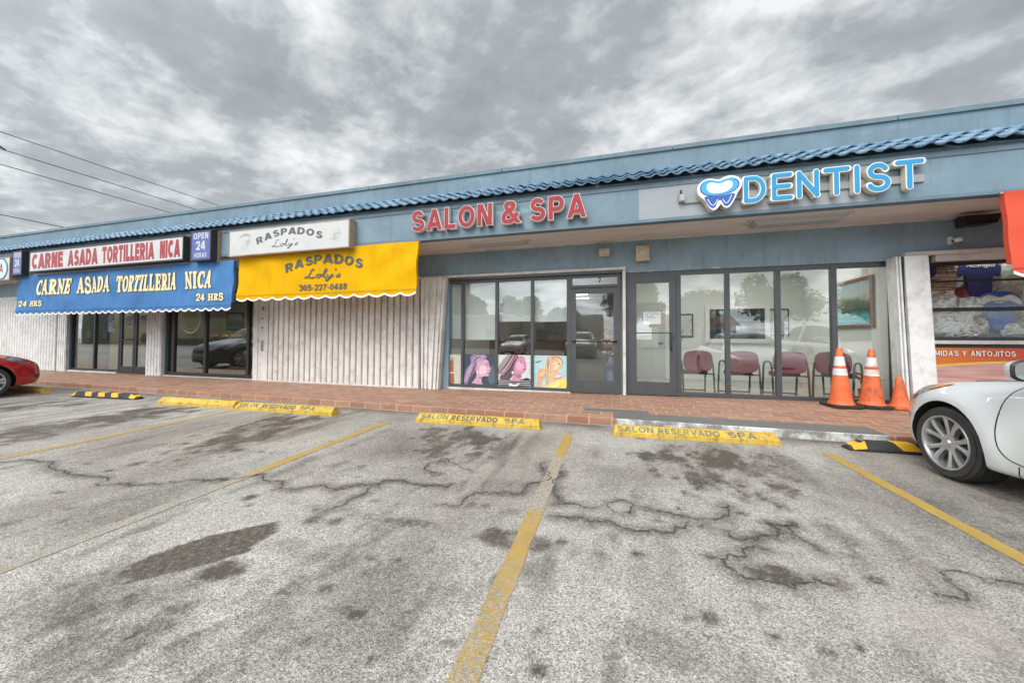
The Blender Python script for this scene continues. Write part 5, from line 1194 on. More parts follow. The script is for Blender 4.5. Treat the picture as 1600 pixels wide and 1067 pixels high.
            for k_ in range(spokes):
                for half in (-1, 1):
                    a_ = 2 * math.pi * (k_ + .05) / spokes + half * (.30 if spokes == 5 else .16); a0 = 2 * math.pi * (k_ + .05) / spokes + half * .12
                    ri, ro = .05, rr_ - .014; wi, wo = .017, .026
                    pts = []
                    for (r__, aa, wd, dp) in ((ri, a0, wi, -.022), ((ri + ro) * .55, a0 + (a_ - a0) * .6, wi * 1.05, -.008), (ro, a_, wo, -.004)):
                        cx_, cy_ = r__ * math.cos(aa), r__ * math.sin(aa); tx_, ty_ = -math.sin(aa), math.cos(aa)
                        pts += [(dp - .008, cx_ - tx_ * wd, cy_ - ty_ * wd), (dp, cx_, cy_), (dp - .008, cx_ + tx_ * wd, cy_ + ty_ * wd), (dp - .05, cx_ + tx_ * wd * .9, cy_ + ty_ * wd * .9), (dp - .05, cx_ - tx_ * wd * .9, cy_ - ty_ * wd * .9)]
                    sp_.add(pts, [(5 * i + j, 5 * i + (j + 1) % 5, 5 * i + 5 + (j + 1) % 5, 5 * i + 5 + j) for i in range(2) for j in range(5)])
            sp_.build('spokes', rim_mat, wh)
            hb = MB().lathe([(0, -.10), (rr_ * .62, -.10), (rr_ * .62, -.085), (0, -.085)], 40, 0, 'X'); hb.build('brake_disc', paint('brake_steel', (.13, .125, .12), .4, .2, metal=.6), wh)
            MB().lathe([(0, -.205), (rr_ - .03, -.205), (rr_ - .03, -.2), (0, -.2)], 32, 0, 'X').build('wheel_back', M_UNDER, wh)
    return o
M_PWHITE = carpaint('white_car_paint', (.70, .73, .74)); M_PRED = carpaint('red_car_paint', (.48, .008, .012)); M_PGREY = carpaint('charcoal_car_paint', (.025, .028, .033)); M_PSIL = carpaint('grey_car_paint', (.18, .185, .19)); M_PMAR = carpaint('maroon_car_paint', (.12, .01, .015))
make_car('parked_car', COUPE, (3.70, 4.83, 0), 0, M_PWHITE, 'white two door coupe at the right edge with silver split spoke wheels', M_SILVER)
make_car('parked_car', SEDAN, (-12.36, 4.56, 0), 0, M_PRED, 'red sedan at the left edge, nose towards the walkway', M_SILVER, 7)

# ---------------------------------------------------------------- things in the shop windows
# roller blinds
M_BLIND = paint('white_blind_fabric', (.82, .84, .83), .9, .03, bump=.05)
def blind(x0, x1, zb, lab, y=7.17):
    o = empty('roller_blind', ((x0 + x1) / 2, y, 2.40), lab, 'blind', 'roller blinds in the salon window'); w = (x1 - x0) / 2
    MB().box(-w, w, 0, .004, zb - 2.40, 0).build('fabric', M_BLIND, o); MB().tube([(-w, .02, .02), (w, .02, .02)], .025).build('roller', M_WHITE, o); MB().box(-w, w, -.006, .01, zb - 2.42, zb - 2.4005).build('hem_bar', M_WHITE, o)
blind(-3.50, -3.135, 1.20, 'narrow white roller blind half drawn beside the shutter bundle'); blind(-3.09, -2.355, 1.18, 'white roller blind drawn lowest over the ponytail woman poster'); blind(-2.315, -1.585, 1.57, 'white roller blind above the striped shirt poster'); blind(-1.545, -.82, 1.56, 'white roller blind above the blonde woman poster')
# posters behind the glass
SK1, SK2, SK3 = (.62, .38, .50), (.58, .26, .40), (.76, .46, .30)
PM = {}
def pm_(c):
    k_ = 'print_%03d%03d%03d' % tuple(int(v * 99) for v in c)
    if k_ not in PM: PM[k_] = paint(k_, c, .6, .14, 14, bump=0)
    return PM[k_]
def strands(seed, c0, c1, base, n=12, spread=.06):
    r_ = random.Random(seed); out = []
    for k_ in range(n): dx, dz = r_.uniform(-spread, spread), r_.uniform(-spread, spread); out.append((r_.choice((c0, c1)), [(a + dx + r_.uniform(-.012, .012), b + dz + r_.uniform(-.012, .012)) for a, b in base], 2))
    return out
def poster(x0, x1, z0_, z1_, bgc, shapes, lab, y=7.0655):
    m = MB().box(x0, x1, y, y + .0035, z0_, z1_, 0); mats = [pm_(bgc)]; w, h = x1 - x0, z1_ - z0_
    for i, (c, pts, sm_) in enumerate(shapes):
        if sm_ == 2:                                   # a hair strand: thin tapering stroke
            q_ = chaikin(pts, 2, False); L_, R_ = [], []
            for t_, (a, b) in enumerate(q_):
                p0, p1 = q_[max(0, t_ - 1)], q_[min(len(q_) - 1, t_ + 1)]; l_ = math.hypot(p1[0] - p0[0], p1[1] - p0[1]) or 1; k_ = .011 * math.sin(math.pi * (.12 + .8 * t_ / len(q_))); L_.append((a - (p1[1] - p0[1]) / l_ * k_, b + (p1[0] - p0[0]) / l_ * k_)); R_.append((a + (p1[1] - p0[1]) / l_ * k_, b - (p1[0] - p0[0]) / l_ * k_))
            pts, sm_ = L_ + R_[::-1], 0
        mt = pm_(c)
        if mt not in mats: mats.append(mt)
        q = chaikin(pts, 2) if sm_ else pts; q = [(x0 + max(.0, min(1, a)) * w, z0_ + max(.0, min(1, b)) * h) for a, b in q]
        tri = tessellate_polygon([[Vector((a, b, 0)) for a, b in q]]); m.add([(a, y - .0006 * (i + 1), b) for a, b in q], [tuple(t) for t in tri], mats.index(mt))
    return tag(m.build('poster', mats, None, False), lab, 'poster', 'posters of women along the foot of the salon window')
poster(-3.50, -3.13, .17, .84, (.60, .60, .50), [((.40, .16, .08), [(.10, .0), (.52, .0), (.50, .3), (.44, .5), (.48, .72), (.44, .78), (.40, .95), (.34, .74), (.31, .97), (.26, .74), (.22, .9), (.19, .66), (.12, .6)], 1), ((.55, .25, .13), [(.06, .0), (.22, .0), (.2, .45), (.14, .7), (.06, .6)], 1), ((.72, .70, .66), [(.10, .36), (.50, .40), (.50, .44), (.10, .40)], 0), ((.35, .1, .08), [(.10, .42), (.50, .46), (.50, .475), (.10, .435)], 0)], 'narrow pale poster of a raised arm with a bracelet')
poster(-3.09, -2.36, .17, .85, (.055, .07, .10), [((.10, .14, .17), [(.75, .1), (1, .05), (1, .6), (.8, .7)], 1), ((.30, .20, .36), [(.0, .0), (.12, .0), (.28, .35), (.38, .5), (.5, .62), (.72, .84), (.74, .95), (.66, 1.0), (.4, 1.0), (.24, .98), (.2, .84), (.26, .72), (.12, .6), (.03, .4)], 1),
    ((.46, .34, .52), [(.03, .1), (.1, .1), (.22, .45), (.36, .62), (.62, .8), (.66, .9), (.5, .96), (.36, .9), (.3, .7), (.12, .5)], 1), ((.20, .12, .24), [(.12, .05), (.18, .1), (.3, .42), (.36, .58), (.26, .6)], 1), (SK1, [(.20, .0), (.3, .15), (.42, .3), (.4, .45), (.38, .62), (.46, .76), (.62, .82), (.74, .84), (.80, .76), (.80, .66), (.86, .55), (.82, .52), (.83, .46), (.8, .42), (.8, .36), (.72, .30), (.60, .34), (.56, .2), (.60, .06), (.7, .0)], 1),
    ((.74, .54, .62), [(.5, .36), (.6, .36), (.74, .44), (.74, .6), (.6, .68), (.48, .6)], 1), ((.50, .25, .36), [(.37, .54), (.44, .56), (.45, .70), (.38, .72), (.35, .64)], 1), ((.07, .05, .08), [(.69, .655), (.80, .675), (.79, .655), (.72, .64)], 1), ((.12, .07, .1), [(.66, .715), (.80, .745), (.79, .728), (.68, .70)], 1), ((.45, .10, .18), [(.74, .43), (.83, .44), (.82, .405), (.76, .40)], 1), ((.7, .72, .78), [(.42, .38), (.46, .42), (.46, .5), (.41, .48)], 1), ((.06, .07, .12), [(.18, .0), (.24, .10), (.45, .06), (.6, .08), (.66, .0)], 1)] + strands(1, (.52, .42, .60), (.20, .13, .26), [(.08, .1), (.2, .4), (.3, .62), (.34, .75)], 12, .06) + strands(2, (.55, .44, .62), (.2, .13, .25), [(.28, .78), (.4, .92), (.56, .96), (.70, .90)], 9, .04) + strands(3, (.40, .22, .32), (.72, .52, .60), [(.44, .30), (.56, .30), (.70, .36)], 4, .03), 'poster of a woman in profile with a lilac ponytail on dark blue')
poster(-2.31, -1.59, .17, .85, (.62, .66, .66), [((.35, .28, .30), [(.0, .35), (.12, .5), (.24, .62), (.36, .9), (.5, 1.0), (.28, 1.0), (.12, .8), (.0, .6)], 1), ((.17, .10, .13), [(.06, .22), (.2, .2), (.38, .24), (.52, .5), (.56, .75), (.66, 1.0), (.42, 1.0), (.34, .85), (.24, .62), (.1, .42)], 1), ((.42, .26, .32), [(.12, .4), (.24, .5), (.42, .75), (.6, .96), (.52, 1.0), (.36, .86), (.2, .6)], 1), ((.10, .08, .07), [(.26, .25), (.38, .26), (.48, .5), (.42, .6), (.34, .45)], 1), (SK2, [(.42, .16), (.46, .36), (.48, .56), (.52, .78), (.60, .94), (.72, .98), (.82, .92), (.84, .76), (.88, .66), (.85, .62), (.86, .56), (.82, .50), (.74, .46), (.70, .36), (.72, .28), (.8, .20)], 1),
    ((.74, .40, .54), [(.56, .55), (.68, .52), (.78, .6), (.78, .8), (.66, .86), (.56, .74)], 1), ((.06, .03, .05), [(.66, .77), (.75, .79), (.75, .765), (.68, .75)], 1), ((.06, .03, .05), [(.80, .78), (.85, .78), (.84, .765), (.80, .765)], 1), ((.15, .06, .09), [(.65, .83), (.76, .85), (.75, .83), (.66, .81)], 1), ((.42, .05, .12), [(.74, .59), (.85, .60), (.83, .565), (.76, .56)], 1), ((.8, .78, .74), [(.41, .48), (.45, .52), (.48, .46), (.45, .40)], 1), ((.045, .04, .06), [(.0, .0), (1, .0), (1, .28), (.84, .33), (.74, .25), (.56, .20), (.4, .24), (.2, .27), (.0, .24)], 1)]
    + [((.70, .67, .70), [(.02, .04 + .055 * i), (.98, .04 + .055 * i), (.98, .058 + .055 * i), (.5, .05 + .055 * i), (.02, .058 + .055 * i)], 0) for i in range(4)] + [((.8, .78, .76), [(.32, .06), (.45, .04), (.62, .06), (.68, .17), (.6, .12), (.46, .10), (.36, .15)], 1)] + strands(4, (.52, .36, .40), (.10, .06, .08), [(.1, .36), (.24, .52), (.38, .76), (.52, .96)], 16, .07) + strands(5, (.45, .2, .3), (.30, .10, .18), [(.50, .42), (.58, .36), (.68, .40)], 4, .03), 'poster of a dark haired woman in a black and white striped shirt')
poster(-1.54, -.85, .17, .85, (.42, .62, .66), [((.20, .25, .25), [(.0, .78), (.2, .86), (.26, .82), (.1, .76)], 1), ((.72, .56, .34), [(.3, .1), (.36, .3), (.32, .5), (.34, .8), (.46, 1.0), (.74, 1.0), (.86, .9), (.86, .75), (.80, .82), (.6, .9), (.52, .6), (.54, .3), (.44, .1)], 1), ((.46, .20, .10), [(.34, .2), (.44, .3), (.52, .55), (.50, .7), (.44, .5), (.38, .35)], 1), (SK3, [(.50, .5), (.48, .7), (.54, .88), (.7, .92), (.82, .86), (.84, .72), (.80, .6), (.72, .5), (.80, .40), (.9, .30), (.6, .2), (.48, .28), (.54, .44)], 1), ((.86, .62, .44), [(.56, .6), (.66, .54), (.74, .64), (.74, .8), (.6, .82)], 1),
    ((.12, .06, .04), [(.56, .70), (.64, .72), (.63, .695)], 0), ((.12, .06, .04), [(.69, .75), (.78, .77), (.77, .745)], 0), ((.45, .08, .07), [(.60, .55), (.69, .575), (.67, .54)], 0), ((.70, .38, .22), [(.08, .0), (.12, .3), (.12, .5), (.2, .6), (.34, .62), (.4, .52), (.34, .38), (.24, .3), (.22, .0)], 1), ((.80, .5, .33), [(.16, .42), (.3, .56), (.36, .5), (.26, .36)], 1), ((.55, .36, .36), [(.58, .38), (.76, .5), (.88, .42), (.8, .33), (.64, .30)], 1), ((.78, .66, .64), [(.60, .38), (.76, .46), (.86, .42), (.78, .37), (.64, .34)], 1), ((.78, .66, .16), [(.3, .0), (1, .0), (1, .34), (.88, .34), (.7, .28), (.55, .18), (.4, .14)], 1), ((.84, .78, .40), [(.45, .0), (.6, .12), (.8, .24), (.75, .1)], 1)] + strands(6, (.85, .72, .50), (.45, .28, .14), [(.40, .2), (.42, .5), (.42, .75), (.52, .94)], 12, .05) + strands(7, (.86, .74, .52), (.52, .34, .18), [(.50, .92), (.64, .97), (.8, .9), (.84, .78)], 8, .03), 'poster of a blonde woman in a yellow top holding her hair')
tag(MB().box(-2.0, -1.9, 7.3, 7.31, 0, .01).build('x', M_WHITE), None) if False else None
# number strip and notice
num = empty('door_number', (0, 0, 0), 'white strip with the number 7 on glass above the salon door', 'number'); MB().box(-.47, -.12, 7.062, 7.065, 2.345, 2.375).build('strip', M_WHITE, num)
m = MB(); text_faces(m, '7', -.25, -.19, 2.29, 2.385, 7.058, .03); m.build('digit', M_BLACK, num, False)
nb = empty('paper_notice', (0, 0, 0), 'white paper notice with printed lines taped inside the dentist door', 'notice'); MB().box(.58, .885, 7.05, 7.051, 1.47, 1.70).build('sheet', M_WHITE, nb)
m = MB()
for i, w in enumerate((.24, .14, .18, .05)): m.add([(.61, 7.048, 1.66 - i * .035), (.61 + w, 7.048, 1.66 - i * .035), (.61 + w, 7.048, 1.672 - i * .035), (.61, 7.048, 1.672 - i * .035)], [(0, 1, 2, 3)])
m.build('printed_lines', paint('print_grey', (.25, .26, .3), .7), nb, False)
def open_paper(x0, x1, z0_, z1_, lab):
    o = empty('paper_notice', (0, 0, 0), lab, 'notice'); MB().box(x0, x1, 7.05, 7.052, z0_, z1_).build('sheet', M_WHITE, o); h = z1_ - z0_
    m = MB(); text_faces(m, 'OPEN', x0 + .05, x1 - .05, z0_ + h * .48, z0_ + h * .86, 7.048, .03); text_faces(m, '24 HORAS', x0 + .05, x1 - .05, z0_ + h * .14, z0_ + h * .38, 7.048, .03); m.build('lettering', M_SIGNB, o, False)
open_paper(-14.22, -13.84, 1.50, 1.84, 'white OPEN 24 HORAS paper in the left door leaf'); open_paper(-13.55, -13.22, 1.52, 1.86, 'white OPEN 24 HORAS paper in the right door leaf')
M_PHOTO = paint('blue_leaflet', (.25, .33, .52), .6, .5, 9, (.7, .72, .75), .9, bump=0)
tag(B(-15.0, -14.72, 7.05, 7.052, 1.35, 1.90, 'leaflet', M_PHOTO), 'blue and white leaflet stuck on the dark window left of the doors', 'leaflet')

# waiting room chairs with their backs to the window
M_MAROON = paint('maroon_upholstery', (.20, .04, .05), .75, .2, 12, bump=.2, fine=200); M_FRAME = paint('grey_chair_frame', (.055, .07, .075), .4, .1)
def make_chair():
    o = bpy.data.objects.new('waiting_chair', None); COL.objects.link(o); o.empty_display_size = .2
    bk = MB(); P = chaikin([(-.26, .50), (-.28, .72), (-.24, .87), (0, .90), (.24, .87), (.28, .72), (.26, .50), (.12, .47), (-.12, .47)], 3); bk.prism(P, 'Y', -.045, .025); b = bk.build('backrest', M_MAROON, o)
    MB().prism(chaikin([(-.26, .04), (-.25, .46), (.25, .46), (.26, .04)], 2), 'Z', .41, .48).build('seat', M_MAROON, o)
    for s_ in (-1, 1):
        pts = chaikin([(s_ * .30, -.06, .0), (s_ * .30, -.03, .35), (s_ * .30, .02, .66), (s_ * .30, .16, .69), (s_ * .30, .40, .67), (s_ * .30, .44, .5), (s_ * .30, .50, .0)], 3, False); MB().tube(pts, .019, 8).build('side_frame', M_FRAME, o)
    MB().tube([(-.30, .47, .03), (.30, .47, .03)], .015).build('cross_bar', M_FRAME, o); MB().tube([(-.30, .0, .42), (.30, .0, .42)], .014).build('cross_bar', M_FRAME, o)
    return o
def copy_tree(o, parent=None):
    c_ = o.copy(); COL.objects.link(c_)
    if parent: c_.parent = parent
    for ch in list(o.children): copy_tree(ch, c_)
    return c_
chair0 = make_chair()
CH = [(1.56, 7.34, .10, 'maroon waiting chair behind the pane next to the dentist door'), (2.30, 7.34, .04, 'maroon waiting chair behind the second pane right of the dentist door'), (3.04, 7.36, -.02, 'maroon waiting chair behind the third pane right of the dentist door'), (3.72, 7.45, -.75, 'maroon waiting chair turned in the corner behind the tall cones')]
kids = [chair0] + [copy_tree(chair0) for _ in CH[1:]]
for k_, (x, y, rz, lb) in zip(kids, CH): k_.scale = (.9, .9, .92); k_.location = (x, y, .158); k_.rotation_euler = (0, 0, rz); tag(k_, lb, 'chair', 'maroon chairs in the dentist waiting room')
# pictures on the waiting room walls
def picture(x0, x1, z0_, z1_, y, lab, fm, im, fr=.03, side=False):
    o = empty('picture', ((x0 + x1) / 2, y, (z0_ + z1_) / 2), lab, 'picture'); w, h = (x1 - x0) / 2, (z1_ - z0_) / 2
    m = MB(); m.box(-w, w, -.03, -.001, h - fr, h); m.box(-w, w, -.03, -.001, -h, -h + fr); m.box(-w, -w + fr, -.029, -.0015, -h + fr, h - fr); m.box(w - fr, w, -.029, -.0015, -h + fr, h - fr); m.build('frame', fm, o)
    MB().box(-w + fr - .002, w - fr + .002, -.014, -.004, -h + fr - .002, h - fr + .002).build('print', im, o); return o
q = NB('sketch_print', .5); q.color(q.mix(q.ramp(q.noise(6, 6, .7, (1, 1, 1), 1.5), (.52, 0), (.58, .7)), (.60, .63, .62), (.30, .33, .33))); M_SKETCH = q.m
picture(1.58, 2.02, 1.25, 1.84, 9.99, 'black framed pale sketch beside the reception window, left one', M_BLACK, M_SKETCH, .022); picture(3.70, 4.12, 1.28, 1.93, 9.99, 'black framed pale sketch right of the reception window', M_BLACK, M_SKETCH, .022)
q = NB('seascape_print', .5); sp_ = q.n('SeparateXYZ'); q.l(q.co(), sp_.inputs[0]); zz = q.math('ADD', q.math('MULTIPLY_ADD', sp_.outputs[2], 1.0, .5), q.math('MULTIPLY_ADD', q.noise(4, 5, .6), .35, -.17))
rp = q.ramp(zz, (.0, (.05, .30, .34)), (1.0, (.25, .45, .62)), (.22, (.10, .42, .46)), (.36, (.06, .10, .06)), (.55, (.16, .20, .14)), (.68, (.55, .58, .55))); q.color(rp); M_SEA = q.m
pc = picture(-.55, .55, -.5, .5, 0, 'gold framed seascape painting on the side wall behind the cones', M_WOOD, M_SEA, .07); pc.location = (4.41, 8.15, 1.87); pc.rotation_euler = (0, 0, R(-90))
for ch in pc.children: ch.scale = (1.0, 1, .92)
# reception window and inner door on the back wall
rw_ = empty('reception_window', (0, 0, 0), 'white framed reception window on the back wall of the waiting room', 'window')
m = MB(); x0, x1, za, zb_ = 2.40, 3.62, 1.20, 1.95
for a in ((x0 - .1, x1 + .1, zb_, zb_ + .1), (x0 - .1, x1 + .1, za - .1, za), (x0 - .1, x0, za, zb_), (x1, x1 + .1, za, zb_)): m.box(a[0], a[1], 9.95, 9.999, a[2], a[3])
m.build('frame', M_WHITE, rw_)
m = MB().box(2.56, 2.64, 9.965, 9.985, za, zb_); m.box(3.3, 3.38, 9.965, 9.985, za, zb_); m.build('mullion', M_ALUD, rw_)
q = NB('reception_glass', .03); q.color((.05, .07, .07)); q.b.inputs['Specular IOR Level'].default_value = 1; q.b.inputs['Coat Weight'].default_value = 1; MB().box(x0, x1, 9.985, 9.998, za, zb_).build('pane', q.m, rw_)
idr = empty('panel_door', (0, 0, 0), 'white six panel inner door seen through the dentist door', 'door'); M_DOORW = paint('inner_door_white', (.52, .54, .52), .5, .03)
B(.62, 1.36, 9.95, 9.998, .16, 2.15, 'leaf', M_DOORW, idr); m = MB()
for a in (.70, 1.04):
    for b, c_ in ((.28, .82), (.95, 1.5), (1.62, 2.0)): m.box(a, a + .25, 9.94, 9.9495, b, c_, 0, .004)
m.build('panel', M_DOORW, idr); MB().tube([(1.30, 9.93, 1.08), (1.18, 9.90, 1.08)], .012).build('handle', M_BLACK, idr)
pl = empty('potted_plant', (4.12, 7.35, .16), 'small green potted plant behind the cones', 'plant'); MB().lathe([(0, 0), (.08, 0), (.1, .2), (.085, .2), (.08, .02)], 18).build('pot', M_WOOD, pl)
m = MB(); rr = random.Random(2); M_LEAF = paint('leaf_green', (.05, .15, .03), .5, .4, 9)
for i in range(26):
    a = rr.uniform(0, 6.28); t = rr.uniform(.2, .9); l = rr.uniform(.10, .2); b0 = Vector((.03 * math.cos(a), .03 * math.sin(a), .22 + .25 * t)); d = Vector((math.cos(a) * l, math.sin(a) * l, rr.uniform(-.03, .1))); s_ = Vector((-math.sin(a), math.cos(a), .3)) * .035
    m.add([b0, b0 + d * .5 + s_, b0 + d, b0 + d * .5 - s_], [(0, 1, 2, 3)])
m.build('leaves', M_LEAF, pl, False)
# flower arrangement in the salon door
fl_ = empty('flower_stand', (-.02, 7.55, .15), 'tall arrangement of orange, pink and white flowers on a blue vase inside the salon door', 'flowers'); MB().lathe([(0, 0), (.13, .0), (.09, .1), (.14, .42), (.10, .62), (.12, .7), (.10, .7)], 20).build('vase', paint('blue_patterned_vase', (.05, .07, .16), .3, .5, 20, (.5, .5, .55), .8), fl_)
cols = [('orange_petal', (.70, .25, .03)), ('white_petal', (.75, .72, .70)), ('pink_petal', (.70, .25, .32)), ('dark_leaf', (.06, .10, .05)), ('red_petal', (.45, .04, .05))]
for ci, (nme, c) in enumerate(cols):
    m = MB(); rr = random.Random(30 + ci)
    for i in range(34):
        a = rr.uniform(0, 6.28); h = rr.uniform(.70, 1.35) if ci != 0 else rr.uniform(.9, 1.3); r_ = rr.uniform(.0, .24) * (1.4 - h * .6); cx, cy = r_ * math.cos(a), r_ * math.sin(a)
        for k_ in range(6):
            b_ = k_ * 1.047 + a; s_ = rr.uniform(.025, .05); v0 = Vector((cx, cy, h)); d = Vector((math.cos(b_), math.sin(b_) * .6 - .4, rr.uniform(-.5, .7))) * s_; e_ = Vector((-math.sin(b_), 0, math.cos(b_))) * s_ * .4
            m.add([v0, v0 + d * .6 + e_, v0 + d, v0 + d * .6 - e_], [(0, 1, 2, 3)])
    m.build('flowers' if ci != 3 else 'foliage', paint(nme, c, .6, .2, 20, bump=0), fl_, False)
# salon furniture dimly seen below the blinds
sc_ = empty('salon_desk', (-2.2, 9.6, .14), 'dark reception desk seen below the salon blinds', 'desk'); MB().box(-1.1, 1.1, -.3, .3, 0, 1.0, 0, .01).build('cabinet', M_WOOD, sc_); MB().box(-1.15, 1.15, -.35, .35, 1.003, 1.05).build('top', paint('desk_top', (.35, .30, .25), .3), sc_)
# lit ceiling lights inside
def ceiling_lamp(x, y, w, d, lab, z=2.88):
    o = empty('ceiling_light', (x, y, z), lab, 'light', 'lit ceiling lights inside the shops'); MB().box(-w, w, -d, d, -.02, .018).build('frame', M_WHITE, o); MB().box(-w + .03, w - .03, -d + .03, d - .03, -.026, -.0205).build('lit_panel', M_LAMP, o)
for i in range(3): ceiling_lamp(-1.15, 12.4 + i * 1.15, .3, .1, ('lit ceiling light nearest the salon door', 'middle lit ceiling light of the salon row', 'lit ceiling light farthest back in the salon')[i])
ceiling_lamp(-2.6, 9.5, .5, .3, 'wide lit ceiling light over the salon desk')
ceiling_lamp(-12.6, 9.6, .9, .25, 'lit ceiling light inside the right end of the tortilla shop'); ceiling_lamp(-15.4, 8.4, .6, .25, 'lit ceiling light behind the tortilla shop doors')
ceiling_lamp(1.5, 8.5, .6, .3, 'lit ceiling light over the reception door of the dentist'); ceiling_lamp(3.2, 8.5, .6, .3, 'lit ceiling light over the maroon chairs'); ceiling_lamp(6.7, 7.135, 1.5, .045, 'added display light that brightens the goods in the gift shop window', 2.47)  # the last light is added to brighten the gift shop goods
# tortilla shop inside
ct = empty('shop_counter', (-13.4, 9.4, .1), 'dark counter with bread trays inside the tortilla shop', 'counter'); MB().box(-2.6, 2.6, -.35, .35, 0, 1.0).build('cabinet', paint('dark_counter', (.05, .05, .055), .4), ct); MB().box(-2.63, 2.63, -.38, .38, 1.002, 1.04).build('top', M_ALU, ct)
m = MB(); rr = random.Random(12)
for i in range(46): m.ball((rr.uniform(-1.1, 1.1), rr.uniform(-.25, .25), 1.09 + rr.uniform(0, .08)), (.09, .07, .05), 8)
o_ = m.build('bread_pile', paint('bread_crust', (.50, .27, .09), .7, .35, 12), None); o_.location = (-12.9, 9.3, .1); tag(o_, 'pile of brown bread rolls on the dark shop counter', 'bread')
picture(-14.9, -14.2, 1.5, 2.15, 11.59, 'dark framed picture deep in the tortilla shop, right one', M_BLACK, M_SKETCH, .06); picture(-16.5, -15.5, 1.5, 2.3, 11.59, 'brown framed landscape picture deep in the tortilla shop', M_WOOD, M_SEA, .07)
dv = tag(B(-16.7, -15.75, 7.4, 7.45, .1, 2.4, 'dark_interior_backdrop', paint('dark_interior_navy', (.012, .014, .03), .5)), 'navy screen standing in for the dark interior behind the leftmost pane', 'backdrop')  # dark sheet that paints the dimness of the interior here
cu = empty('window_emblem', (0, 0, 0), 'faint oval ring emblem printed on the dark shop window', 'emblem'); m = MB(); ribbon(m, arc(-11.46, 1.72, .40, .40, 0, 360, 40), .035, 7.064); ribbon(m, arc(-11.46, 1.72, .31, .31, 0, 360, 40), .012, 7.064); m.build('ring', paint('frosted_print', (.5, .52, .5), .6), cu, False)
cupm = empty('drink_poster', (0, 0, 0), 'white paper cup cutout behind the left shop door', 'poster'); MB().prism([(-13.92, .35), (-13.68 - .02, .35), (-13.66, 1.0), (-14.0, 1.0)], 'Y', 7.30, 7.33).build('cup', M_WHITE, cupm); MB().prism(chaikin([(-14.0, 1.0), (-13.66, 1.0), (-13.7, 1.3), (-13.9, 1.34)], 2), 'Y', 7.30, 7.33).build('ice', paint('red_ice', (.6, .06, .08), .5), cupm)

# gift shop goods
def garment(x, z, s_, col, lab, body, name='hanging_shirt', y=7.22, band=None, txt=None, txtc=None):
    o = empty(name, (x, y, z), lab, 'clothing'); q = [(a * s_, b * s_) for a, b in body]; MB().prism(chaikin(q, 1), 'Y', -.02, .02).build('cloth', col, o)
    if band: MB().prism(chaikin([(a * s_, b * s_) for a, b in band], 2), 'Y', -.027, -.0205).build('collar_band', M_BANDW, o)
    if txt:
        m = MB(); text_faces(m, txt[0], txt[1] * s_, txt[2] * s_, txt[3] * s_, txt[4] * s_, -.030, .01, .25); m.build('lettering', txtc, o, False)
    MB().tube([(-.08 * s_, .0, .46 * s_), (0, .0, .52 * s_), (.0, .0, .58 * s_)], .006).build('hanger', M_BLACK, o)
M_BANDW = paint('lace_white', (.72, .68, .58), .7, .15, 20, (.6, .45, .2), .6, bump=0)
M_NAVY = paint('navy_cloth', (.012, .035, .15), .7, .3, 8); M_ROYAL = paint('royal_blue_cloth', (.02, .10, .42), .65, .3, 14)
SH = [(-.22, -.5), (.22, -.5), (.24, .12), (.42, .0), (.5, .16), (.26, .44), (.1, .46), (-.1, .46), (-.26, .44), (-.5, .16), (-.42, .0), (-.24, .12)]
garment(5.50, 2.16, .62, M_NAVY, 'navy blue jersey lettered Nicaragua hanging at the top of the gift shop window', SH, txt=('Nicaragua', -.26, .28, .24, .36), txtc=M_WHITE)
garment(5.70, 1.66, .60, M_ROYAL, 'royal blue dress with a white collar band below the navy jersey', SH, 'hanging_dress', 7.19, [(-.44, .16), (-.26, .40), (-.14, .36), (0, .30), (.14, .36), (.26, .40), (.44, .16), (.36, .1), (.2, .24), (0, .14), (-.2, .24), (-.36, .1)], ('Nicaragua', -.2, .2, .17, .25), M_NAVY)
def bundle(x, z, w, h, mt, lab, name, seed, cat, y=7.2, d=.08):
    r_ = random.Random(seed); m = MB(); nx_, nz_ = 12, 10; vs = []
    for yy_ in (0, 1):
        for j in range(nz_ + 1):
            for i in range(nx_ + 1):
                u, v = i / nx_ * 2 - 1, j / nz_ * 2 - 1; k_ = (1 - abs(u) ** 3) * (1 - abs(v) ** 3)
                vs.append((u * w / 2 * (1 - .10 * v * v) + r_.uniform(-.006, .006), (-d * (k_ ** .6) * r_.uniform(.6, 1.1)) if yy_ == 0 else .0, v * h / 2 * (1 - .10 * u * u) + r_.uniform(-.006, .006)))
    k_ = nx_ + 1; t = k_ * (nz_ + 1)
    m.add(vs, [(yy_ * t + j * k_ + i, yy_ * t + j * k_ + i + 1, yy_ * t + (j + 1) * k_ + i + 1, yy_ * t + (j + 1) * k_ + i) for yy_ in (0, 1) for j in range(nz_) for i in range(nx_)])
    o = m.build(name, mt); o.location = (x, y, z); return tag(o, lab, cat)
q = NB('striped_tan_weave', .7); q.color(q.mix(q.math('GREATER_THAN', q.math('FRACT', q.math('MULTIPLY', q.noise(3, 2, .4, (.1, .1, 3)), 14)), .55), (.48, .33, .22), (.16, .08, .05))); M_WEAVE = q.m
def plastic(name, a, b, c, sc):
    q = NB(name, .12); n_ = q.noise(sc, 6, .65, (1, 1, 1), .8); q.color(q.ramp(n_, (.36, a), (.62, c), (.48, b))); q.bump(q.noise(sc * 2, 4, .6), .8, .02); return q.m
M_PLA, M_PLB, M_PLC = plastic('wrapped_white_goods', (.22, .18, .14), (.55, .52, .46), (.78, .77, .74), 7), plastic('wrapped_green_goods', (.08, .09, .07), (.62, .62, .58), (.8, .8, .78), 6), plastic('wrapped_brown_goods', (.13, .06, .05), (.5, .44, .38), (.75, .72, .68), 9)
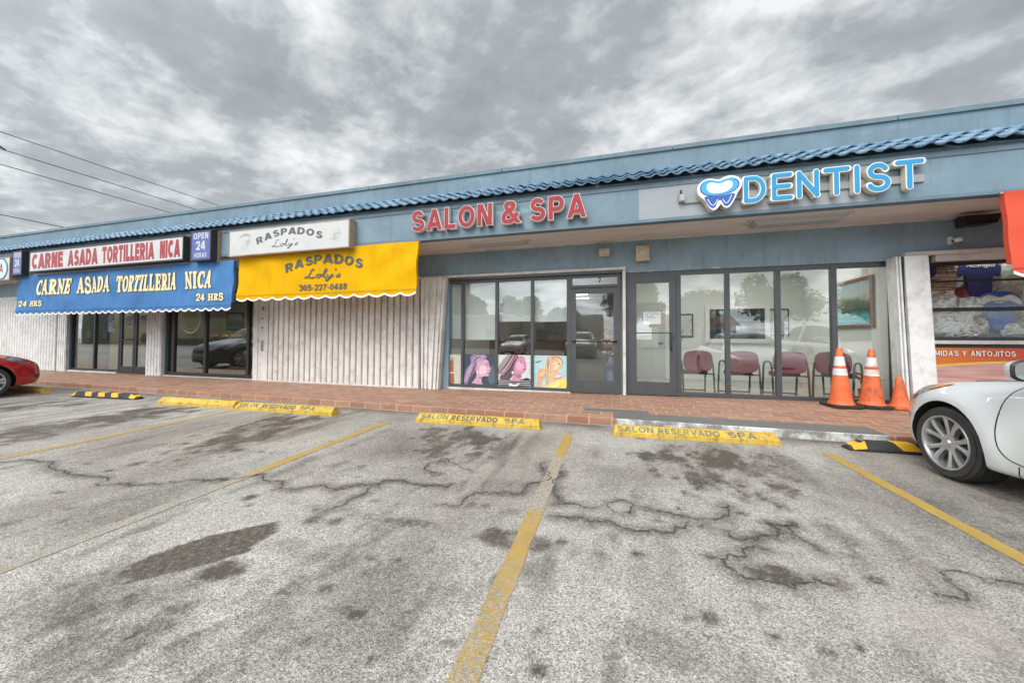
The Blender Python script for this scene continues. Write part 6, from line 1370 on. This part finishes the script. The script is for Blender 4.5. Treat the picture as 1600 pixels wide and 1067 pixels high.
bundle(5.06, 2.18, .34, .46, M_WEAVE, 'tan striped woven bag at the top left of the gift shop window', 'woven_bag', 1, 'bag'); bundle(5.04, 1.80, .34, .40, M_PLC, 'wrapped brown and white bags under the tan woven bag', 'wrapped_bag', 2, 'bag'); bundle(5.16, 1.45, .52, .36, M_PLB, 'clear wrapped white basket with green print low in the gift shop window', 'wrapped_basket', 3, 'basket')
bundle(5.92, 2.22, .34, .40, paint('pale_print_cloth', (.60, .64, .56), .7, .3, 12), 'pale green and white cloth beside the navy jersey', 'printed_cloth', 4, 'cloth'); bundle(6.1, 1.7, .30, .5, M_PLC, 'wrapped maroon and white bundle right of the blue dress', 'wrapped_bundle', 5, 'bundle'); bundle(5.92, 1.36, .4, .22, M_PLB, 'clear wrapped bundle with a green leaf print under the blue dress', 'wrapped_bundle', 6, 'bundle'); bundle(6.6, 1.8, .6, .9, M_PLA, 'big wrapped white bundle behind the red awning', 'wrapped_bundle', 7, 'bundle'); bundle(5.38, 1.72, .26, .30, M_PLA, 'clear wrapped white bundle between the bags and the blue dress', 'wrapped_bundle', 8, 'bundle')
garment(5.24, 2.20, .34, paint('white_cloth', (.66, .66, .68), .7, .15, 10, (.2, .22, .4), .5), 'white child shirt between the tan bag and the navy jersey', SH, 'hanging_shirt', 7.24)
bundle(4.86, 2.30, .16, .24, M_NAVY, 'small navy cap bundle at the top left corner of the shop window', 'cap_bundle', 11, 'bundle', 7.17); bundle(5.30, 1.90, .22, .22, paint('maroon_cloth', (.18, .03, .04), .7, .3, 9, (.6, .55, .5), .6), 'maroon and white cloth behind the jersey hem', 'folded_cloth', 12, 'cloth', 7.26); bundle(5.46, 1.40, .30, .30, M_PLC, 'clear wrapped brown and white bundle left of the green leaf print', 'wrapped_bundle', 13, 'bundle', 7.23); bundle(5.22, 1.27, .40, .10, paint('silver_foil', (.55, .55, .56), .25, .3, 25, (.12, .12, .12), .7, metal=.6), 'silver foil strips lying on the shop window ledge', 'foil_strips', 14, 'foil', 7.12)
tag(B(4.9, 8.8, 7.36, 7.40, 1.06, 2.42, 'display_board', paint('display_board_grey', (.58, .57, .50), .6, .35, 7, (.2, .15, .14), .8)), 'mottled display board behind the wrapped goods', 'display board')
# food banner
bn = empty('food_banner', (0, 0, 0), 'orange COMIDAS Y ANTOJITOS banner below the gift shop window', 'banner')
q = NB('banner_print', .5); sp_ = q.n('SeparateXYZ'); q.l(q.co(), sp_.inputs[0]); q.color(q.ramp(q.math('MULTIPLY_ADD', sp_.outputs[0], .8, -3.75), (0, (.60, .20, .03)), (1, (.58, .055, .03)))); MB().box(4.60, 7.0, 6.985, 6.99, .42, 1.075).build('print', q.m, bn)
q = NB('banner_wood_print', .5); n_ = q.noise(3, 5, .6, (.5, 1, 9)); q.color(q.ramp(n_, (.3, (.42, .20, .18)), (.7, (.66, .42, .38)))); C_ = [(4.6, .43), (7.0, .43), (7.0, .70)] + [(7.0 - 2.4 * i / 20, .70 + .16 * math.sin(math.pi * (.12 + .76 * i / 20)) ** 1) for i in range(1, 21)]
MB().prism(C_, 'Y', 6.982, 6.9845).build('plank_print', q.m, bn); m = MB(); ribbon(m, [(x, z + .012) for x, z in C_[2:]], .03, 6.981); m.build('yellow_band', paint('banner_yellow', (.75, .5, .08), .5), bn, False)
m = MB(); text_faces(m, 'COMIDAS Y ANTOJITOS', 4.64, 5.705, .948, 1.038, 6.9785, .06, mi=1); text_faces(m, 'COMIDAS Y ANTOJITOS', 4.645, 5.70, .953, 1.033, 6.975, .03); m.build('lettering', [M_WHITE, M_RED], bn, False)

# ---------------------------------------------------------------- wires and bird
def wire(x, z, sagx, lab):
    pts = [(x + sagx * (y / 20), y, z - .25 * (1 - ((y - 20) / 45) ** 2) * 0 + .0) for y in np.linspace(-25, 70, 24)]
    tag(MB().tube(pts, .016, 6).build('power_cable', M_BLACK), lab, 'cable', 'overhead power cables at the left')
for x, z, lb in ((-24, 9.55, 'highest overhead power cable crossing the sky at the left'), (-24, 8.85, 'overhead power cable second from the top, with a bird on it'), (-24, 8.22, 'overhead power cable third from the top'), (-24, 6.17, 'lowest overhead power cable near the parapet')): wire(x, z, 0, lb)
bd = empty('bird', (-24, 7.72, 8.90), 'small dark bird perched on the second overhead cable', 'bird'); m = MB(); m.ball((0, 0, .10), (.09, .14, .10), 12); m.ball((0, -.12, .2), .07, 10); m.tube([(0, -.18, .2), (0, -.25, .19)], [.02, .004], 6); m.tube([(0, .10, .07), (0, .32, -.02)], [.05, .02], 6); m.build('body', M_BLACK, bd)

# ---------------------------------------------------------------- what the shop windows mirror: the other side of the lot
make_car('parked_car', SUV, (-14.85, 4.62, 0), 0, M_PGREY, 'charcoal SUV parked left of the red sedan, mirrored in the dark windows', M_SILVER, 7)
make_car('parked_car', SUV, (6.25, 4.55, 0), 0, M_PWHITE, 'white SUV parked beyond the white coupe, mirrored in the dentist window', M_SILVER, 7)
make_car('parked_car', SUV, (-1.9, -7.0, 0), 0, M_PSIL, 'grey SUV across the lot, mirrored in the salon door', M_SILVER, 7)
make_car('parked_car', SEDAN, (-6.6, -8.5, 0), 0, M_PWHITE, 'white sedan across the lot, mirrored in the salon window', M_SILVER, 7)
def far_house(x0, x1, y, h, wall, roofc, lab, rh=1.6, awn=None):
    o = empty('low_building', ((x0 + x1) / 2, y, 0), lab, 'building'); w = (x1 - x0) / 2
    B(-w, w, -8, 0, 0, h, 'wall', wall, o)
    if roofc: MB().prism([(-8.6, h), (.6, h), (-4, h + rh)], 'X', -w - .4, w + .4).build('roof', roofc, o)
    else: B(-w - .05, w + .05, -8.05, .05, h, h + .3, 'parapet', M_WHITE, o)
    n_ = max(2, int(w / 2))
    for i in range(n_): x = -w + (i + .5) * 2 * w / n_; MB().box(x - .7, x + .7, .0005, .05, .9, 2.3).build('window', M_CGLASS, o)
    if awn: MB().prism([(0.06, 3.0), (1.6, 2.3), (1.6, 2.15), (.06, 2.15)], 'X', -w * .5, w * .2).build('awning', awn, o)
M_BEIGE2 = paint('beige_stucco', (.50, .44, .34), .8, .1); M_OR = paint('orange_roof_tile', (.55, .17, .07), .7, .25, 6)
far_house(-26, -12, -27, 3.8, M_BEIGE2, None, 'beige flat roofed building across the road'); far_house(-10, -1, -26, 3.6, paint('cream_stucco', (.6, .56, .46), .8, .1), None, 'cream building with a blue awning across the road', awn=paint('far_blue_awning', (.05, .14, .42), .7)); far_house(6, 15, -36, 2.9, M_WHITE, M_OR, 'white house with an orange tiled roof across the road')
def tree(x, y, h, r_, seed, lab):
    o = empty('leafy_tree', (x, y, 0), lab, 'tree', 'trees across the road'); rr = random.Random(seed); t = MB().tube([(0, 0, 0), (.1, 0, h * .3), (-.05, .1, h * .6)], [.22, .17, .1], 8)
    for k_ in range(5): a = k_ * 1.26; t.tube([(.05, 0, h * .38), (math.cos(a) * r_ * .5, math.sin(a) * r_ * .5, h * .62)], [.09, .04], 6)
    t.build('trunk', M_WOOD, o); c_ = MB()
    cl = [(rr.uniform(-1, 1) * r_ * .7, rr.uniform(-1, 1) * r_ * .7, h * rr.uniform(.5, .9), rr.uniform(.3, .55) * r_) for _ in range(11)]
    for cx, cy, cz, cr in cl:
        for i in range(260):
            d = Vector((rr.gauss(0, 1), rr.gauss(0, 1), rr.gauss(0, 1))).normalized() * cr * rr.uniform(.6, 1.05); p = Vector((cx, cy, cz)) + d; u = Vector((rr.gauss(0, 1), rr.gauss(0, 1), rr.gauss(0, 1))).normalized() * .30; v = u.cross(d).normalized() * .20
            c_.add([p - u, p + v, p + u, p - v], [(0, 1, 2, 3)])
    c_.build('crown', M_LEAF, o, False)
far_house(-88, -42, -24, 5.5, paint('dull_green_stucco', (.16, .18, .13), .8, .15), None, 'long dull green building far across the road')
for i, (x, y, h, r_) in enumerate(((-22, -37, 8, 3.4), (-13, -36, 7, 3), (-5, -24.5, 4.2, 1.8), (3, -36, 8.5, 3.6), (11, -35, 7.5, 3.4), (20, -36, 9, 4), (29, -34, 8, 3.6))):
    tree(x, y, h, r_, i + 3, ['tall tree behind the beige building', 'rounded tree between the far buildings', 'small tree in front of the cream building', 'tall tree behind the gap by the house', 'tree behind the orange roof', 'largest tree at the right across the road', 'outermost tree at the right across the road'][i])
